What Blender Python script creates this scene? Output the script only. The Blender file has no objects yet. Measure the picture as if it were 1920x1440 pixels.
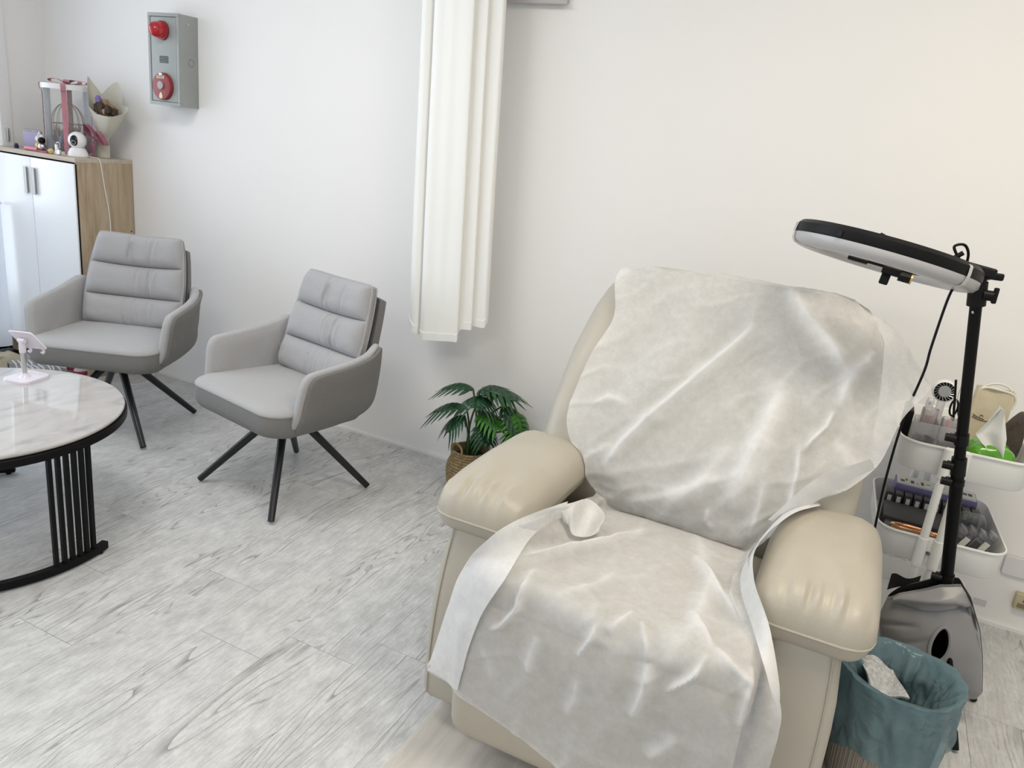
import bpy, bmesh, math, random
import numpy as np
from mathutils import Vector, Matrix, noise

random.seed(7)
SC = bpy.context.scene
COL = SC.collection
PI = math.pi

# ------------------------------------------------------------------ camera
cam_data = bpy.data.cameras.new('camera')
cam_data.sensor_width = 36.0
cam_data.lens = 1446.0 / 1920.0 * 36.0
cam_data.clip_start = 0.05
cam = bpy.data.objects.new('camera', cam_data)
COL.objects.link(cam)
cam.matrix_world = Matrix(((0.894, -0.222, 0.390, 0.0),
                           (0.436, 0.225, -0.871, 0.0),
                           (0.106, 0.949, 0.298, 1.5),
                           (0, 0, 0, 1)))
m3 = cam.matrix_world.to_3x3()
m3 = m3.to_quaternion().to_matrix()
cam.matrix_world = Matrix.Translation((0, 0, 1.5)) @ m3.to_4x4()
SC.camera = cam

# ------------------------------------------------------------------ world, lights, exposure
SC.view_settings.view_transform = 'Standard'
SC.view_settings.look = 'None'
SC.view_settings.gamma = 1.0
SC.view_settings.use_curve_mapping = False
SC.view_settings.exposure = 0.0

world = bpy.data.worlds.new('world')
SC.world = world
world.use_nodes = True
bg = world.node_tree.nodes['Background']
bg.inputs[0].default_value = (0.93, 0.965, 1.0, 1)
bg.inputs[1].default_value = 0.66


def area_light(name, loc, target, sx, sy, power, color):
    d = bpy.data.lights.new(name, 'AREA')
    d.shape = 'RECTANGLE'
    d.size = sx
    d.size_y = sy
    d.energy = power
    d.color = color
    o = bpy.data.objects.new(name, d)
    COL.objects.link(o)
    o.location = loc
    v = Vector(target) - Vector(loc)
    o.rotation_euler = v.to_track_quat('-Z', 'Y').to_euler()
    return o


area_light('ceiling_lamp_warm', (0.40, 1.45, 2.70), (0.40, 1.45, 0), 1.2, 0.6, 26, (1.0, 0.87, 0.68))
area_light('ceiling_lamp_neutral', (-2.3, 1.35, 2.70), (-2.3, 1.35, 0), 1.2, 0.6, 19, (0.98, 0.99, 1.0))
area_light('ceiling_lamp_rear', (-0.9, -0.9, 2.70), (-0.9, -0.9, 0), 1.2, 0.6, 19, (1.0, 0.97, 0.92))
area_light('window_daylight', (-4.75, 1.2, 1.4), (-1.0, 1.4, 0.9), 2.6, 2.4, 85, (0.80, 0.90, 1.0))


# ------------------------------------------------------------------ materials
def nodes_of(m):
    m.use_nodes = True
    return m.node_tree.nodes, m.node_tree.links, m.node_tree.nodes['Principled BSDF']


def mat(name, col, rough=0.6, metal=0.0, spec=0.5, var=0.0, vscale=4.0, bump=0.0, bscale=60.0,
        alpha=1.0, trans=0.0, emit=None, estr=0.0, sheen=0.0, coat=0.0, stretch=(1, 1, 1)):
    m = bpy.data.materials.new(name)
    N, L, P = nodes_of(m)
    c = (col[0], col[1], col[2], 1)
    P.inputs['Base Color'].default_value = c
    P.inputs['Roughness'].default_value = rough
    P.inputs['Metallic'].default_value = metal
    P.inputs['Specular IOR Level'].default_value = spec
    P.inputs['Alpha'].default_value = alpha
    P.inputs['Transmission Weight'].default_value = trans
    P.inputs['Sheen Weight'].default_value = sheen
    P.inputs['Coat Weight'].default_value = coat
    if emit:
        P.inputs['Emission Color'].default_value = (emit[0], emit[1], emit[2], 1)
        P.inputs['Emission Strength'].default_value = estr
    tc = N.new('ShaderNodeTexCoord')
    mp = N.new('ShaderNodeMapping')
    mp.inputs['Scale'].default_value = stretch
    L.new(tc.outputs['Object'], mp.inputs['Vector'])
    if var > 0:
        n = N.new('ShaderNodeTexNoise')
        n.inputs['Scale'].default_value = vscale
        n.inputs['Detail'].default_value = 6
        n.inputs['Roughness'].default_value = 0.6
        L.new(mp.outputs['Vector'], n.inputs['Vector'])
        r = N.new('ShaderNodeValToRGB')
        r.color_ramp.elements[0].position = 0.3
        r.color_ramp.elements[1].position = 0.7
        r.color_ramp.elements[0].color = tuple(max(0, x * (1 - var)) for x in col) + (1,)
        r.color_ramp.elements[1].color = tuple(min(1, x * (1 + var * 0.6)) for x in col) + (1,)
        L.new(n.outputs['Fac'], r.inputs['Fac'])
        L.new(r.outputs['Color'], P.inputs['Base Color'])
    if bump > 0:
        n2 = N.new('ShaderNodeTexNoise')
        n2.inputs['Scale'].default_value = bscale
        n2.inputs['Detail'].default_value = 4
        L.new(mp.outputs['Vector'], n2.inputs['Vector'])
        b = N.new('ShaderNodeBump')
        b.inputs['Strength'].default_value = bump
        b.inputs['Distance'].default_value = 0.004
        L.new(n2.outputs['Fac'], b.inputs['Height'])
        L.new(b.outputs['Normal'], P.inputs['Normal'])
    return m


def clear_mat(name, col, opacity=0.2, rough=0.05):
    """thin clear plastic: mostly see-through with a glossy skin"""
    m = bpy.data.materials.new(name)
    m.use_nodes = True
    N, L = m.node_tree.nodes, m.node_tree.links
    P = N['Principled BSDF']
    P.inputs['Base Color'].default_value = (*col, 1)
    P.inputs['Roughness'].default_value = rough
    t = N.new('ShaderNodeBsdfTransparent')
    mx = N.new('ShaderNodeMixShader')
    fr = N.new('ShaderNodeFresnel')
    fr.inputs['IOR'].default_value = 1.4
    ad = N.new('ShaderNodeMath')
    ad.operation = 'ADD'
    ad.use_clamp = True
    ad.inputs[1].default_value = opacity
    L.new(fr.outputs[0], ad.inputs[0])
    L.new(ad.outputs[0], mx.inputs[0])
    L.new(t.outputs[0], mx.inputs[1])
    L.new(P.outputs[0], mx.inputs[2])
    L.new(mx.outputs[0], N['Material Output'].inputs[0])
    return m


def sheer_mat(name, col, see=0.3, transl=0.35, fibre=0.0, bump=0.0, fscale=180, crease=0.0):
    """thin cloth: diffuse + translucent, with some open weave"""
    m = bpy.data.materials.new(name)
    m.use_nodes = True
    N, L = m.node_tree.nodes, m.node_tree.links
    N.remove(N['Principled BSDF'])
    d = N.new('ShaderNodeBsdfDiffuse')
    tl = N.new('ShaderNodeBsdfTranslucent')
    tp = N.new('ShaderNodeBsdfTransparent')
    d.inputs[0].default_value = (*col, 1)
    tl.inputs[0].default_value = (*col, 1)
    m1 = N.new('ShaderNodeMixShader')
    m1.inputs[0].default_value = transl
    L.new(d.outputs[0], m1.inputs[1])
    L.new(tl.outputs[0], m1.inputs[2])
    m2 = N.new('ShaderNodeMixShader')
    m2.inputs[0].default_value = see
    L.new(m1.outputs[0], m2.inputs[1])
    L.new(tp.outputs[0], m2.inputs[2])
    L.new(m2.outputs[0], N['Material Output'].inputs[0])
    tc = N.new('ShaderNodeTexCoord')
    if fibre > 0:
        n = N.new('ShaderNodeTexNoise')
        n.inputs['Scale'].default_value = fscale
        n.inputs['Detail'].default_value = 5
        n.inputs['Roughness'].default_value = 0.75
        L.new(tc.outputs['Object'], n.inputs['Vector'])
        mr = N.new('ShaderNodeMapRange')
        mr.inputs['From Min'].default_value = 0.3
        mr.inputs['From Max'].default_value = 0.7
        mr.inputs['To Min'].default_value = max(0, see - fibre)
        mr.inputs['To Max'].default_value = see + fibre
        L.new(n.outputs['Fac'], mr.inputs['Value'])
        L.new(mr.outputs[0], m2.inputs[0])
        if crease > 0:
            # lighter look of lifted creases painted in as opacity; turned-back borders are really doubled
            at = N.new('ShaderNodeAttribute')
            at.attribute_name = 'crease'
            ml = N.new('ShaderNodeMath')
            ml.operation = 'MULTIPLY_ADD'
            ml.inputs[1].default_value = -crease
            ml.use_clamp = True
            L.new(at.outputs['Fac'], ml.inputs[0])
            L.new(mr.outputs[0], ml.inputs[2])
            L.new(ml.outputs[0], m2.inputs[0])
    if bump > 0:
        n2 = N.new('ShaderNodeTexNoise')
        n2.inputs['Scale'].default_value = 14
        n2.inputs['Detail'].default_value = 7
        n2.inputs['Roughness'].default_value = 0.62
        L.new(tc.outputs['Object'], n2.inputs['Vector'])
        b = N.new('ShaderNodeBump')
        b.inputs['Strength'].default_value = bump
        b.inputs['Distance'].default_value = 0.02
        L.new(n2.outputs['Fac'], b.inputs['Height'])
        L.new(b.outputs['Normal'], d.inputs['Normal'])
    return m


def wood_mat(name, c1, c2, c3, scale=(14, 1.2, 14), rough=0.5, veins=True, per_object=False, vein_col=None, vein_amt=0.75):
    m = bpy.data.materials.new(name)
    N, L, P = nodes_of(m)
    P.inputs['Roughness'].default_value = rough
    P.inputs['Specular IOR Level'].default_value = 0.35
    tc = N.new('ShaderNodeTexCoord')
    vec = tc.outputs['Object']
    if per_object:
        oi = N.new('ShaderNodeObjectInfo')
        mul = N.new('ShaderNodeMath')
        mul.operation = 'MULTIPLY'
        mul.inputs[1].default_value = 37.0
        L.new(oi.outputs['Random'], mul.inputs[0])
        ad = N.new('ShaderNodeVectorMath')
        ad.operation = 'ADD'
        L.new(vec, ad.inputs[0])
        L.new(mul.outputs[0], ad.inputs[1])
        vec = ad.outputs[0]
    mp = N.new('ShaderNodeMapping')
    mp.inputs['Scale'].default_value = scale
    L.new(vec, mp.inputs['Vector'])
    n1 = N.new('ShaderNodeTexNoise')
    n1.inputs['Scale'].default_value = 1.6
    n1.inputs['Detail'].default_value = 9
    n1.inputs['Roughness'].default_value = 0.68
    n1.inputs['Distortion'].default_value = 0.4
    L.new(mp.outputs[0], n1.inputs['Vector'])
    r1 = N.new('ShaderNodeValToRGB')
    e = r1.color_ramp.elements
    e[0].position, e[0].color = 0.32, (*c1, 1)
    e[1].position, e[1].color = 0.68, (*c3, 1)
    k = e.new(0.5)
    k.color = (*c2, 1)
    L.new(n1.outputs['Fac'], r1.inputs['Fac'])
    out = r1.outputs['Color']
    if veins:
        # cathedral grain: contour lines of a stretched, warped noise field
        mp2 = N.new('ShaderNodeMapping')
        mp2.inputs['Scale'].default_value = (scale[0] * 0.30, scale[1] * 0.55, scale[2] * 0.30)
        L.new(vec, mp2.inputs['Vector'])
        n2 = N.new('ShaderNodeTexNoise')
        n2.inputs['Scale'].default_value = 1.0
        n2.inputs['Detail'].default_value = 2.0
        n2.inputs['Roughness'].default_value = 0.5
        L.new(mp2.outputs[0], n2.inputs['Vector'])
        fr = N.new('ShaderNodeMath')
        fr.operation = 'MULTIPLY'
        fr.inputs[1].default_value = 26.0
        L.new(n2.outputs['Fac'], fr.inputs[0])
        f2 = N.new('ShaderNodeMath')
        f2.operation = 'FRACT'
        L.new(fr.outputs[0], f2.inputs[0])
        r2 = N.new('ShaderNodeValToRGB')
        e2 = r2.color_ramp.elements
        e2[0].position, e2[0].color = 0.0, (0.9, 0.9, 0.9, 1)
        e2[1].position, e2[1].color = 0.34, (0, 0, 0, 1)
        L.new(f2.outputs[0], r2.inputs['Fac'])
        n3 = N.new('ShaderNodeTexNoise')
        n3.inputs['Scale'].default_value = 0.9
        n3.inputs['Detail'].default_value = 4
        L.new(mp2.outputs[0], n3.inputs['Vector'])
        r3 = N.new('ShaderNodeValToRGB')
        e3 = r3.color_ramp.elements
        e3[0].position, e3[0].color = 0.50, (0, 0, 0, 1)
        e3[1].position, e3[1].color = 0.66, (vein_amt, vein_amt, vein_amt, 1)
        L.new(n3.outputs['Fac'], r3.inputs['Fac'])
        mm = N.new('ShaderNodeMath')
        mm.operation = 'MULTIPLY'
        L.new(r2.outputs['Color'], mm.inputs[0])
        L.new(r3.outputs['Color'], mm.inputs[1])
        # break the lines up with the fine grain
        m4 = N.new('ShaderNodeMath')
        m4.operation = 'MULTIPLY'
        mr = N.new('ShaderNodeMapRange')
        mr.inputs['From Min'].default_value = 0.35
        mr.inputs['From Max'].default_value = 0.6
        mr.inputs['To Min'].default_value = 1.0
        mr.inputs['To Max'].default_value = 0.25
        L.new(n1.outputs['Fac'], mr.inputs['Value'])
        L.new(mm.outputs[0], m4.inputs[0])
        L.new(mr.outputs[0], m4.inputs[1])
        mx = N.new('ShaderNodeMix')
        mx.data_type = 'RGBA'
        L.new(m4.outputs[0], mx.inputs['Factor'])
        L.new(out, mx.inputs['A'])
        mx.inputs['B'].default_value = (*(vein_col or c1), 1)
        out = mx.outputs['Result']
    L.new(out, P.inputs['Base Color'])
    return m


def floor_mat():
    """grey washed wood print: fine streaks, chalky blotches and thin cathedral veins, shifted per plank"""
    m = bpy.data.materials.new('grey_washed_planks')
    N, L, P = nodes_of(m)
    P.inputs['Roughness'].default_value = 0.40
    P.inputs['Specular IOR Level'].default_value = 0.4
    tc = N.new('ShaderNodeTexCoord')
    oi = N.new('ShaderNodeObjectInfo')
    mul = N.new('ShaderNodeMath')
    mul.operation = 'MULTIPLY'
    mul.inputs[1].default_value = 53.0
    L.new(oi.outputs['Random'], mul.inputs[0])
    ad = N.new('ShaderNodeVectorMath')
    ad.operation = 'ADD'
    L.new(tc.outputs['Object'], ad.inputs[0])
    L.new(mul.outputs[0], ad.inputs[1])

    def noise_at(sc, scale, detail, rough, dist=0.0):
        mp = N.new('ShaderNodeMapping')
        mp.inputs['Scale'].default_value = sc
        L.new(ad.outputs[0], mp.inputs['Vector'])
        n = N.new('ShaderNodeTexNoise')
        n.inputs['Scale'].default_value = scale
        n.inputs['Detail'].default_value = detail
        n.inputs['Roughness'].default_value = rough
        n.inputs['Distortion'].default_value = dist
        L.new(mp.outputs[0], n.inputs['Vector'])
        return n.outputs['Fac']

    def ramp(fac, p0, c0, p1, c1):
        r = N.new('ShaderNodeValToRGB')
        e = r.color_ramp.elements
        e[0].position, e[0].color = p0, (*c0, 1)
        e[1].position, e[1].color = p1, (*c1, 1)
        L.new(fac, r.inputs['Fac'])
        return r.outputs['Color']

    def mathn(op, a, b):
        k = N.new('ShaderNodeMath')
        k.operation = op
        for i, x in enumerate((a, b)):
            if isinstance(x, (int, float)):
                k.inputs[i].default_value = x
            else:
                L.new(x, k.inputs[i])
        return k.outputs[0]

    def mix(fac, a, b, mode='MIX'):
        k = N.new('ShaderNodeMix')
        k.data_type = 'RGBA'
        k.blend_type = mode
        for key, x in (('Factor', fac), ('A', a), ('B', b)):
            if isinstance(x, (int, float)):
                k.inputs[key].default_value = x
            elif isinstance(x, tuple):
                k.inputs[key].default_value = (*x, 1)
            else:
                L.new(x, k.inputs[key])
        return k.outputs['Result']
    blotch = ramp(noise_at((10, 6.5, 10), 1.6, 9, 0.72), 0.34, (0.52, 0.518, 0.512), 0.66, (0.70, 0.702, 0.695))
    streak = ramp(noise_at((130, 14, 130), 1.0, 8, 0.78), 0.36, (0.78, 0.78, 0.775), 0.60, (1.03, 1.03, 1.03))
    col = mix(1.0, blotch, streak, 'MULTIPLY')
    fleck = ramp(noise_at((85, 40, 85), 1.0, 6, 0.8), 0.56, (0, 0, 0), 0.70, (0.55, 0.55, 0.55))
    col = mix(fleck, col, (0.74, 0.74, 0.735))
    # veins: contour lines of a stretched warped field, kept to bands
    field = noise_at((5.2, 0.75, 5.2), 1.0, 3.0, 0.42, 0.35)
    line = ramp(mathn('FRACT', mathn('MULTIPLY', field, 30.0), 0.0), 0.0, (1, 1, 1), 0.27, (0, 0, 0))
    band = ramp(noise_at((6.5, 0.9, 6.5), 1.0, 3, 0.5), 0.49, (0, 0, 0), 0.56, (1, 1, 1))
    brk = ramp(noise_at((70, 9, 70), 1.0, 5, 0.7), 0.34, (0.35, 0.35, 0.35), 0.58, (0.9, 0.9, 0.9))
    f = mathn('MULTIPLY', mathn('MULTIPLY', line, band), brk)
    col = mix(f, col, (0.215, 0.21, 0.20))
    L.new(col, P.inputs['Base Color'])
    return m


M = {}
M['wall'] = mat('wall_paint', (0.87, 0.855, 0.835), 0.75, spec=0.25, var=0.012, vscale=1.7, bump=0.05, bscale=90)
M['ceiling'] = mat('ceiling_paint', (0.86, 0.86, 0.85), 0.8)
M['caulk'] = mat('skirting_bead', (0.82, 0.82, 0.80), 0.5)
M['floor'] = floor_mat()
M['gap'] = mat('plank_gap', (0.36, 0.36, 0.35), 0.8)
M['mat_board'] = wood_mat('pale_oak_board', (0.50, 0.46, 0.41), (0.58, 0.545, 0.49), (0.64, 0.60, 0.55), scale=(22, 1.4, 22), rough=0.5, veins=False)
M['leather'] = mat('beige_leather', (0.46, 0.425, 0.355), 0.40, spec=0.4, var=0.05, vscale=5, bump=0.12, bscale=130)
M['leather_side'] = mat('beige_leather_flat', (0.45, 0.42, 0.355), 0.42, spec=0.4, var=0.03, vscale=4, bump=0.08, bscale=150)
M['thread'] = mat('stitch_thread', (0.44, 0.40, 0.34), 0.8)
M['black_base'] = mat('black_underside', (0.03, 0.03, 0.03), 0.8)
M['sheet'] = sheer_mat('nonwoven_sheet', (0.78, 0.78, 0.775), see=0.38, transl=0.15, fibre=0.07, bump=0.10, fscale=40, crease=0.34)
M['curtain'] = sheer_mat('ivory_curtain', (0.97, 0.965, 0.93), see=0.0, transl=0.12)
M['voile'] = sheer_mat('white_voile', (0.90, 0.93, 0.98), see=0.12, transl=0.5)
M['fab_light'] = mat('light_grey_weave', (0.41, 0.405, 0.405), 0.9, spec=0.2, var=0.07, vscale=220, bump=0.35, bscale=420, sheen=0.15)
M['fab_cush'] = mat('light_grey_soft', (0.385, 0.38, 0.388), 0.85, spec=0.25, var=0.05, vscale=200, bump=0.2, bscale=420, sheen=0.25)
M['fab_dark'] = mat('dark_grey_weave', (0.20, 0.197, 0.19), 0.9, spec=0.2, var=0.14, vscale=260, bump=0.4, bscale=420, sheen=0.1)
M['black_metal'] = mat('black_metal', (0.004, 0.004, 0.0045), 0.45, spec=0.15)
M['leg_metal'] = mat('charcoal_metal', (0.012, 0.0125, 0.014), 0.34, spec=0.4)
M['black_plastic'] = mat('black_plastic', (0.005, 0.005, 0.0055), 0.45, spec=0.2)
M['black_gloss'] = mat('black_gloss', (0.008, 0.008, 0.009), 0.12)
M['white_plastic'] = mat('white_plastic', (0.84, 0.84, 0.84), 0.35)
M['white_door'] = mat('white_laminate', (0.86, 0.87, 0.88), 0.32)
M['white_metal'] = mat('white_powder_coat', (0.88, 0.88, 0.85), 0.4)
M['chrome'] = mat('brushed_steel', (0.62, 0.62, 0.62), 0.28, metal=1.0)
M['handle'] = mat('satin_handle', (0.36, 0.35, 0.34), 0.45, metal=0.6)
M['oak'] = wood_mat('oak_veneer', (0.31, 0.225, 0.145), (0.43, 0.335, 0.23), (0.50, 0.405, 0.29), scale=(16, 16, 1.3), rough=0.5,
                    vein_col=(0.25, 0.18, 0.115), vein_amt=0.7)
M['oak_edge'] = wood_mat('oak_edge', (0.42, 0.35, 0.27), (0.50, 0.43, 0.345), (0.55, 0.48, 0.39), scale=(1.3, 16, 16), rough=0.5, veins=False)
M['clear'] = clear_mat('clear_acrylic', (0.9, 0.92, 0.93), 0.08)
M['clear_cloudy'] = clear_mat('cloudy_acrylic', (0.75, 0.74, 0.75), 0.28, 0.15)
M['glass'] = clear_mat('window_glass', (0.92, 0.95, 1.0), 0.10)


def marble():
    m = bpy.data.materials.new('glossy_marble')
    N, L, P = nodes_of(m)
    P.inputs['Roughness'].default_value = 0.045
    P.inputs['Specular IOR Level'].default_value = 0.7
    tc = N.new('ShaderNodeTexCoord')
    mp = N.new('ShaderNodeMapping')
    mp.inputs['Rotation'].default_value = (0, 0, 0.95)
    mp.inputs['Scale'].default_value = (7.5, 2.6, 4)
    L.new(tc.outputs['Object'], mp.inputs['Vector'])
    n = N.new('ShaderNodeTexNoise')
    n.inputs['Scale'].default_value = 1.3
    n.inputs['Detail'].default_value = 8
    n.inputs['Roughness'].default_value = 0.55
    n.inputs['Distortion'].default_value = 0.9
    L.new(mp.outputs[0], n.inputs['Vector'])
    r = N.new('ShaderNodeValToRGB')
    e = r.color_ramp.elements
    e[0].position, e[0].color = 0.30, (0.37, 0.355, 0.345, 1)
    e[1].position, e[1].color = 0.66, (0.52, 0.51, 0.50, 1)
    k = e.new(0.45)
    k.color = (0.47, 0.455, 0.445, 1)
    L.new(n.outputs['Fac'], r.inputs['Fac'])
    L.new(r.outputs['Color'], P.inputs['Base Color'])
    return m


M['marble'] = marble()

# ------------------------------------------------------------------ object helpers


def tag(o, label=None, cat=None, group=None, kind=None):
    if label:
        o['label'] = label
    if cat:
        o['category'] = cat
    if group:
        o['group'] = group
    if kind:
        o['kind'] = kind
    return o


def thing(name, label, cat, loc=(0, 0, 0), rotz=0.0, group=None):
    o = bpy.data.objects.new(name, None)
    COL.objects.link(o)
    o.empty_display_size = 0.1
    o.location = loc
    o.rotation_euler = (0, 0, rotz)
    return tag(o, label, cat, group)


def origin_of(o):
    p = Vector((0, 0, 0))
    while o is not None:
        p = p + Vector(o.location)
        o = o.parent
    return p


def build(name, VF, mt, parent=None, world=False, smooth=True, angle=38, label=None):
    """link one mesh object; world=True: vertices are world coordinates (parent chain unrotated)"""
    V, F = VF
    V = np.array(V, dtype=float).reshape(-1, 3)
    loc = Vector((0, 0, 0))
    if parent is None:
        lo, hi = V.min(0), V.max(0)
        loc = Vector(((lo[0] + hi[0]) / 2, (lo[1] + hi[1]) / 2, lo[2]))
        V = V - np.array(loc)
    elif world:
        V = V - np.array(origin_of(parent))
    me = bpy.data.meshes.new(name)
    me.from_pydata([tuple(v) for v in V], [], [tuple(f) for f in F])
    me.validate()
    bm = bmesh.new()
    bm.from_mesh(me)
    bmesh.ops.recalc_face_normals(bm, faces=bm.faces)
    bm.to_mesh(me)
    bm.free()
    if smooth:
        me.shade_smooth()
        me.set_sharp_from_angle(angle=math.radians(angle))
    if isinstance(mt, str):
        mt = M[mt]
    me.materials.append(mt)
    o = bpy.data.objects.new(name, me)
    COL.objects.link(o)
    o.location = loc
    if parent is not None:
        o.parent = parent
    if label:
        o['label'] = label
    return o


def join(*parts):
    V, F = [], []
    for (v, f) in parts:
        n = len(V)
        V += [tuple(p) for p in v]
        F += [tuple(i + n for i in q) for q in f]
    return V, F


def xf(VF, fn):
    return [tuple(fn(Vector(p))) for p in VF[0]], VF[1]


def move(VF, d):
    return [(p[0] + d[0], p[1] + d[1], p[2] + d[2]) for p in VF[0]], VF[1]


def rot(VF, ax, ang, c=(0, 0, 0)):
    R = Matrix.Rotation(ang, 3, ax)
    c = Vector(c)
    return [tuple(R @ (Vector(p) - c) + c) for p in VF[0]], VF[1]


def sbox(c, size, r, n=6, fn=None):
    """rounded box as a subdivided cube; fn deforms (p_local, unit coords)"""
    h = [s / 2 for s in size]
    r = min(r, min(h) * 0.999)

    def ticks(hh):
        a = [-hh + r * (1 - math.cos(k / 3 * PI / 2)) for k in range(4)]
        mid = [-(hh - r) + 2 * (hh - r) * (k + 1) / n for k in range(n - 1)]
        return a + mid + [-x for x in reversed(a)]
    T = [ticks(x) for x in h]
    idx, V, F = {}, [], []

    def vid(i, j, k):
        key = (i, j, k)
        if key not in idx:
            p = [T[0][i], T[1][j], T[2][k]]
            q = [max(-(h[a] - r), min(h[a] - r, p[a])) for a in range(3)]
            d = Vector([p[a] - q[a] for a in range(3)])
            if d.length > 1e-9:
                d = d.normalized() * r
            o = Vector(q) + d
            if fn:
                o = fn(o, Vector([o[a] / h[a] for a in range(3)]))
            idx[key] = len(V)
            V.append((o[0] + c[0], o[1] + c[1], o[2] + c[2]))
        return idx[key]
    m = [len(t) - 1 for t in T]
    for i in range(m[0]):
        for j in range(m[1]):
            F.append((vid(i, j, 0), vid(i, j + 1, 0), vid(i + 1, j + 1, 0), vid(i + 1, j, 0)))
            F.append((vid(i, j, m[2]), vid(i + 1, j, m[2]), vid(i + 1, j + 1, m[2]), vid(i, j + 1, m[2])))
    for i in range(m[0]):
        for k in range(m[2]):
            F.append((vid(i, 0, k), vid(i + 1, 0, k), vid(i + 1, 0, k + 1), vid(i, 0, k + 1)))
            F.append((vid(i, m[1], k), vid(i, m[1], k + 1), vid(i + 1, m[1], k + 1), vid(i + 1, m[1], k)))
    for j in range(m[1]):
        for k in range(m[2]):
            F.append((vid(0, j, k), vid(0, j, k + 1), vid(0, j + 1, k + 1), vid(0, j + 1, k)))
            F.append((vid(m[0], j, k), vid(m[0], j + 1, k), vid(m[0], j + 1, k + 1), vid(m[0], j, k + 1)))
    return V, F


def box(x0, x1, y0, y1, z0, z1, r=0.0):
    if r > 0:
        return sbox(((x0 + x1) / 2, (y0 + y1) / 2, (z0 + z1) / 2), (x1 - x0, y1 - y0, z1 - z0), r, 1)
    V = [(x0, y0, z0), (x1, y0, z0), (x1, y1, z0), (x0, y1, z0), (x0, y0, z1), (x1, y0, z1), (x1, y1, z1), (x0, y1, z1)]
    return V, [(0, 3, 2, 1), (4, 5, 6, 7), (0, 1, 5, 4), (1, 2, 6, 5), (2, 3, 7, 6), (3, 0, 4, 7)]


def tube(pts, r, n=10, closed=False, flat=1.0):
    P = [Vector(p) for p in pts]
    m = len(P)
    V, F = [], []
    up = None
    for i in range(m):
        if closed:
            t = (P[(i + 1) % m] - P[i - 1]).normalized()
        else:
            t = (P[min(i + 1, m - 1)] - P[max(i - 1, 0)]).normalized()
        if up is None:
            up = Vector((0, 0, 1)) if abs(t.z) < 0.9 else Vector((1, 0, 0))
        s = t.cross(up).normalized()
        up = s.cross(t).normalized()
        rr = r[i] if isinstance(r, (list, tuple)) else r
        for k in range(n):
            a = 2 * PI * k / n
            V.append(tuple(P[i] + s * (rr * math.cos(a)) + up * (rr * flat * math.sin(a))))
    seg = m if closed else m - 1
    for i in range(seg):
        for k in range(n):
            a, b = i * n + k, i * n + (k + 1) % n
            c, d = ((i + 1) % m) * n + (k + 1) % n, ((i + 1) % m) * n + k
            F.append((a, b, c, d))
    if not closed:
        F.append(tuple(reversed(range(n))))
        F.append(tuple((m - 1) * n + k for k in range(n)))
    return V, F


def cyl(c, r, h, n=20, axis='Z', r2=None):
    r2 = r if r2 is None else r2
    V, F = lathe([(0, 0), (r, 0), (r2, h), (0, h)], n)
    if axis == 'X':
        V = [(p[2], p[1], -p[0]) for p in V]
    elif axis == 'Y':
        V = [(p[0], p[2], -p[1]) for p in V]
    return [(p[0] + c[0], p[1] + c[1], p[2] + c[2]) for p in V], F


def lathe(prof, n=28, c=(0, 0, 0), arc=None):
    V, F, rings = [], [], []
    for (r, z) in prof:
        if r < 1e-6:
            rings.append([len(V)])
            V.append((c[0], c[1], c[2] + z))
        else:
            st = len(V)
            for k in range(n):
                a = 2 * PI * k / n
                V.append((c[0] + r * math.cos(a), c[1] + r * math.sin(a), c[2] + z))
            rings.append(list(range(st, st + n)))
    for A, B in zip(rings, rings[1:]):
        if len(A) == 1 and len(B) == 1:
            continue
        for k in range(n):
            a, b = A[k % len(A)], A[(k + 1) % len(A)]
            c_, d = B[(k + 1) % len(B)], B[k % len(B)]
            if len(A) == 1:
                F.append((a, c_, d))
            elif len(B) == 1:
                F.append((a, b, c_))
            else:
                F.append((a, b, c_, d))
    return V, F


def catmull(P, n, closed=False):
    P = [Vector(p) for p in P]
    out = []
    m = len(P)
    seg = m if closed else m - 1
    for i in range(seg):
        if closed:
            a, b, c, d = P[i - 1], P[i], P[(i + 1) % m], P[(i + 2) % m]
        else:
            a, b, c, d = P[max(i - 1, 0)], P[i], P[i + 1], P[min(i + 2, m - 1)]
        for k in range(n):
            t = k / n
            out.append(0.5 * ((2 * b) + (c - a) * t + (2 * a - 5 * b + 4 * c - d) * t * t + (3 * b - a - 3 * c + d) * t ** 3))
    if not closed:
        out.append(P[-1])
    return out


def chaikin(P, it=2):
    P = [Vector((*p[:2], 0)) for p in P]
    for _ in range(it):
        Q = []
        for a, b in zip(P, P[1:] + P[:1]):
            Q += [a * 0.75 + b * 0.25, a * 0.25 + b * 0.75]
        P = Q
    return [(p.x, p.y) for p in P]


def pill(poly, levels, fn):
    """stack of copies of an outline scaled about its centroid: levels = [(scale, height)], closed at both ends"""
    cx = sum(p[0] for p in poly) / len(poly)
    cy = sum(p[1] for p in poly) / len(poly)
    n = len(poly)
    V, F, rings = [], [], []
    for s, h in levels:
        if s <= 0:
            rings.append([len(V)])
            V.append(tuple(fn(cx, cy, h)))
        else:
            rings.append(list(range(len(V), len(V) + n)))
            for p in poly:
                V.append(tuple(fn(cx + (p[0] - cx) * s, cy + (p[1] - cy) * s, h)))
    for A, B in zip(rings, rings[1:]):
        for k in range(n):
            a, b = A[k % len(A)], A[(k + 1) % len(A)]
            c, d = B[(k + 1) % len(B)], B[k % len(B)]
            if len(A) == 1:
                F.append((a, c, d))
            elif len(B) == 1:
                F.append((a, b, c))
            else:
                F.append((a, b, c, d))
    return V, F


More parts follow.
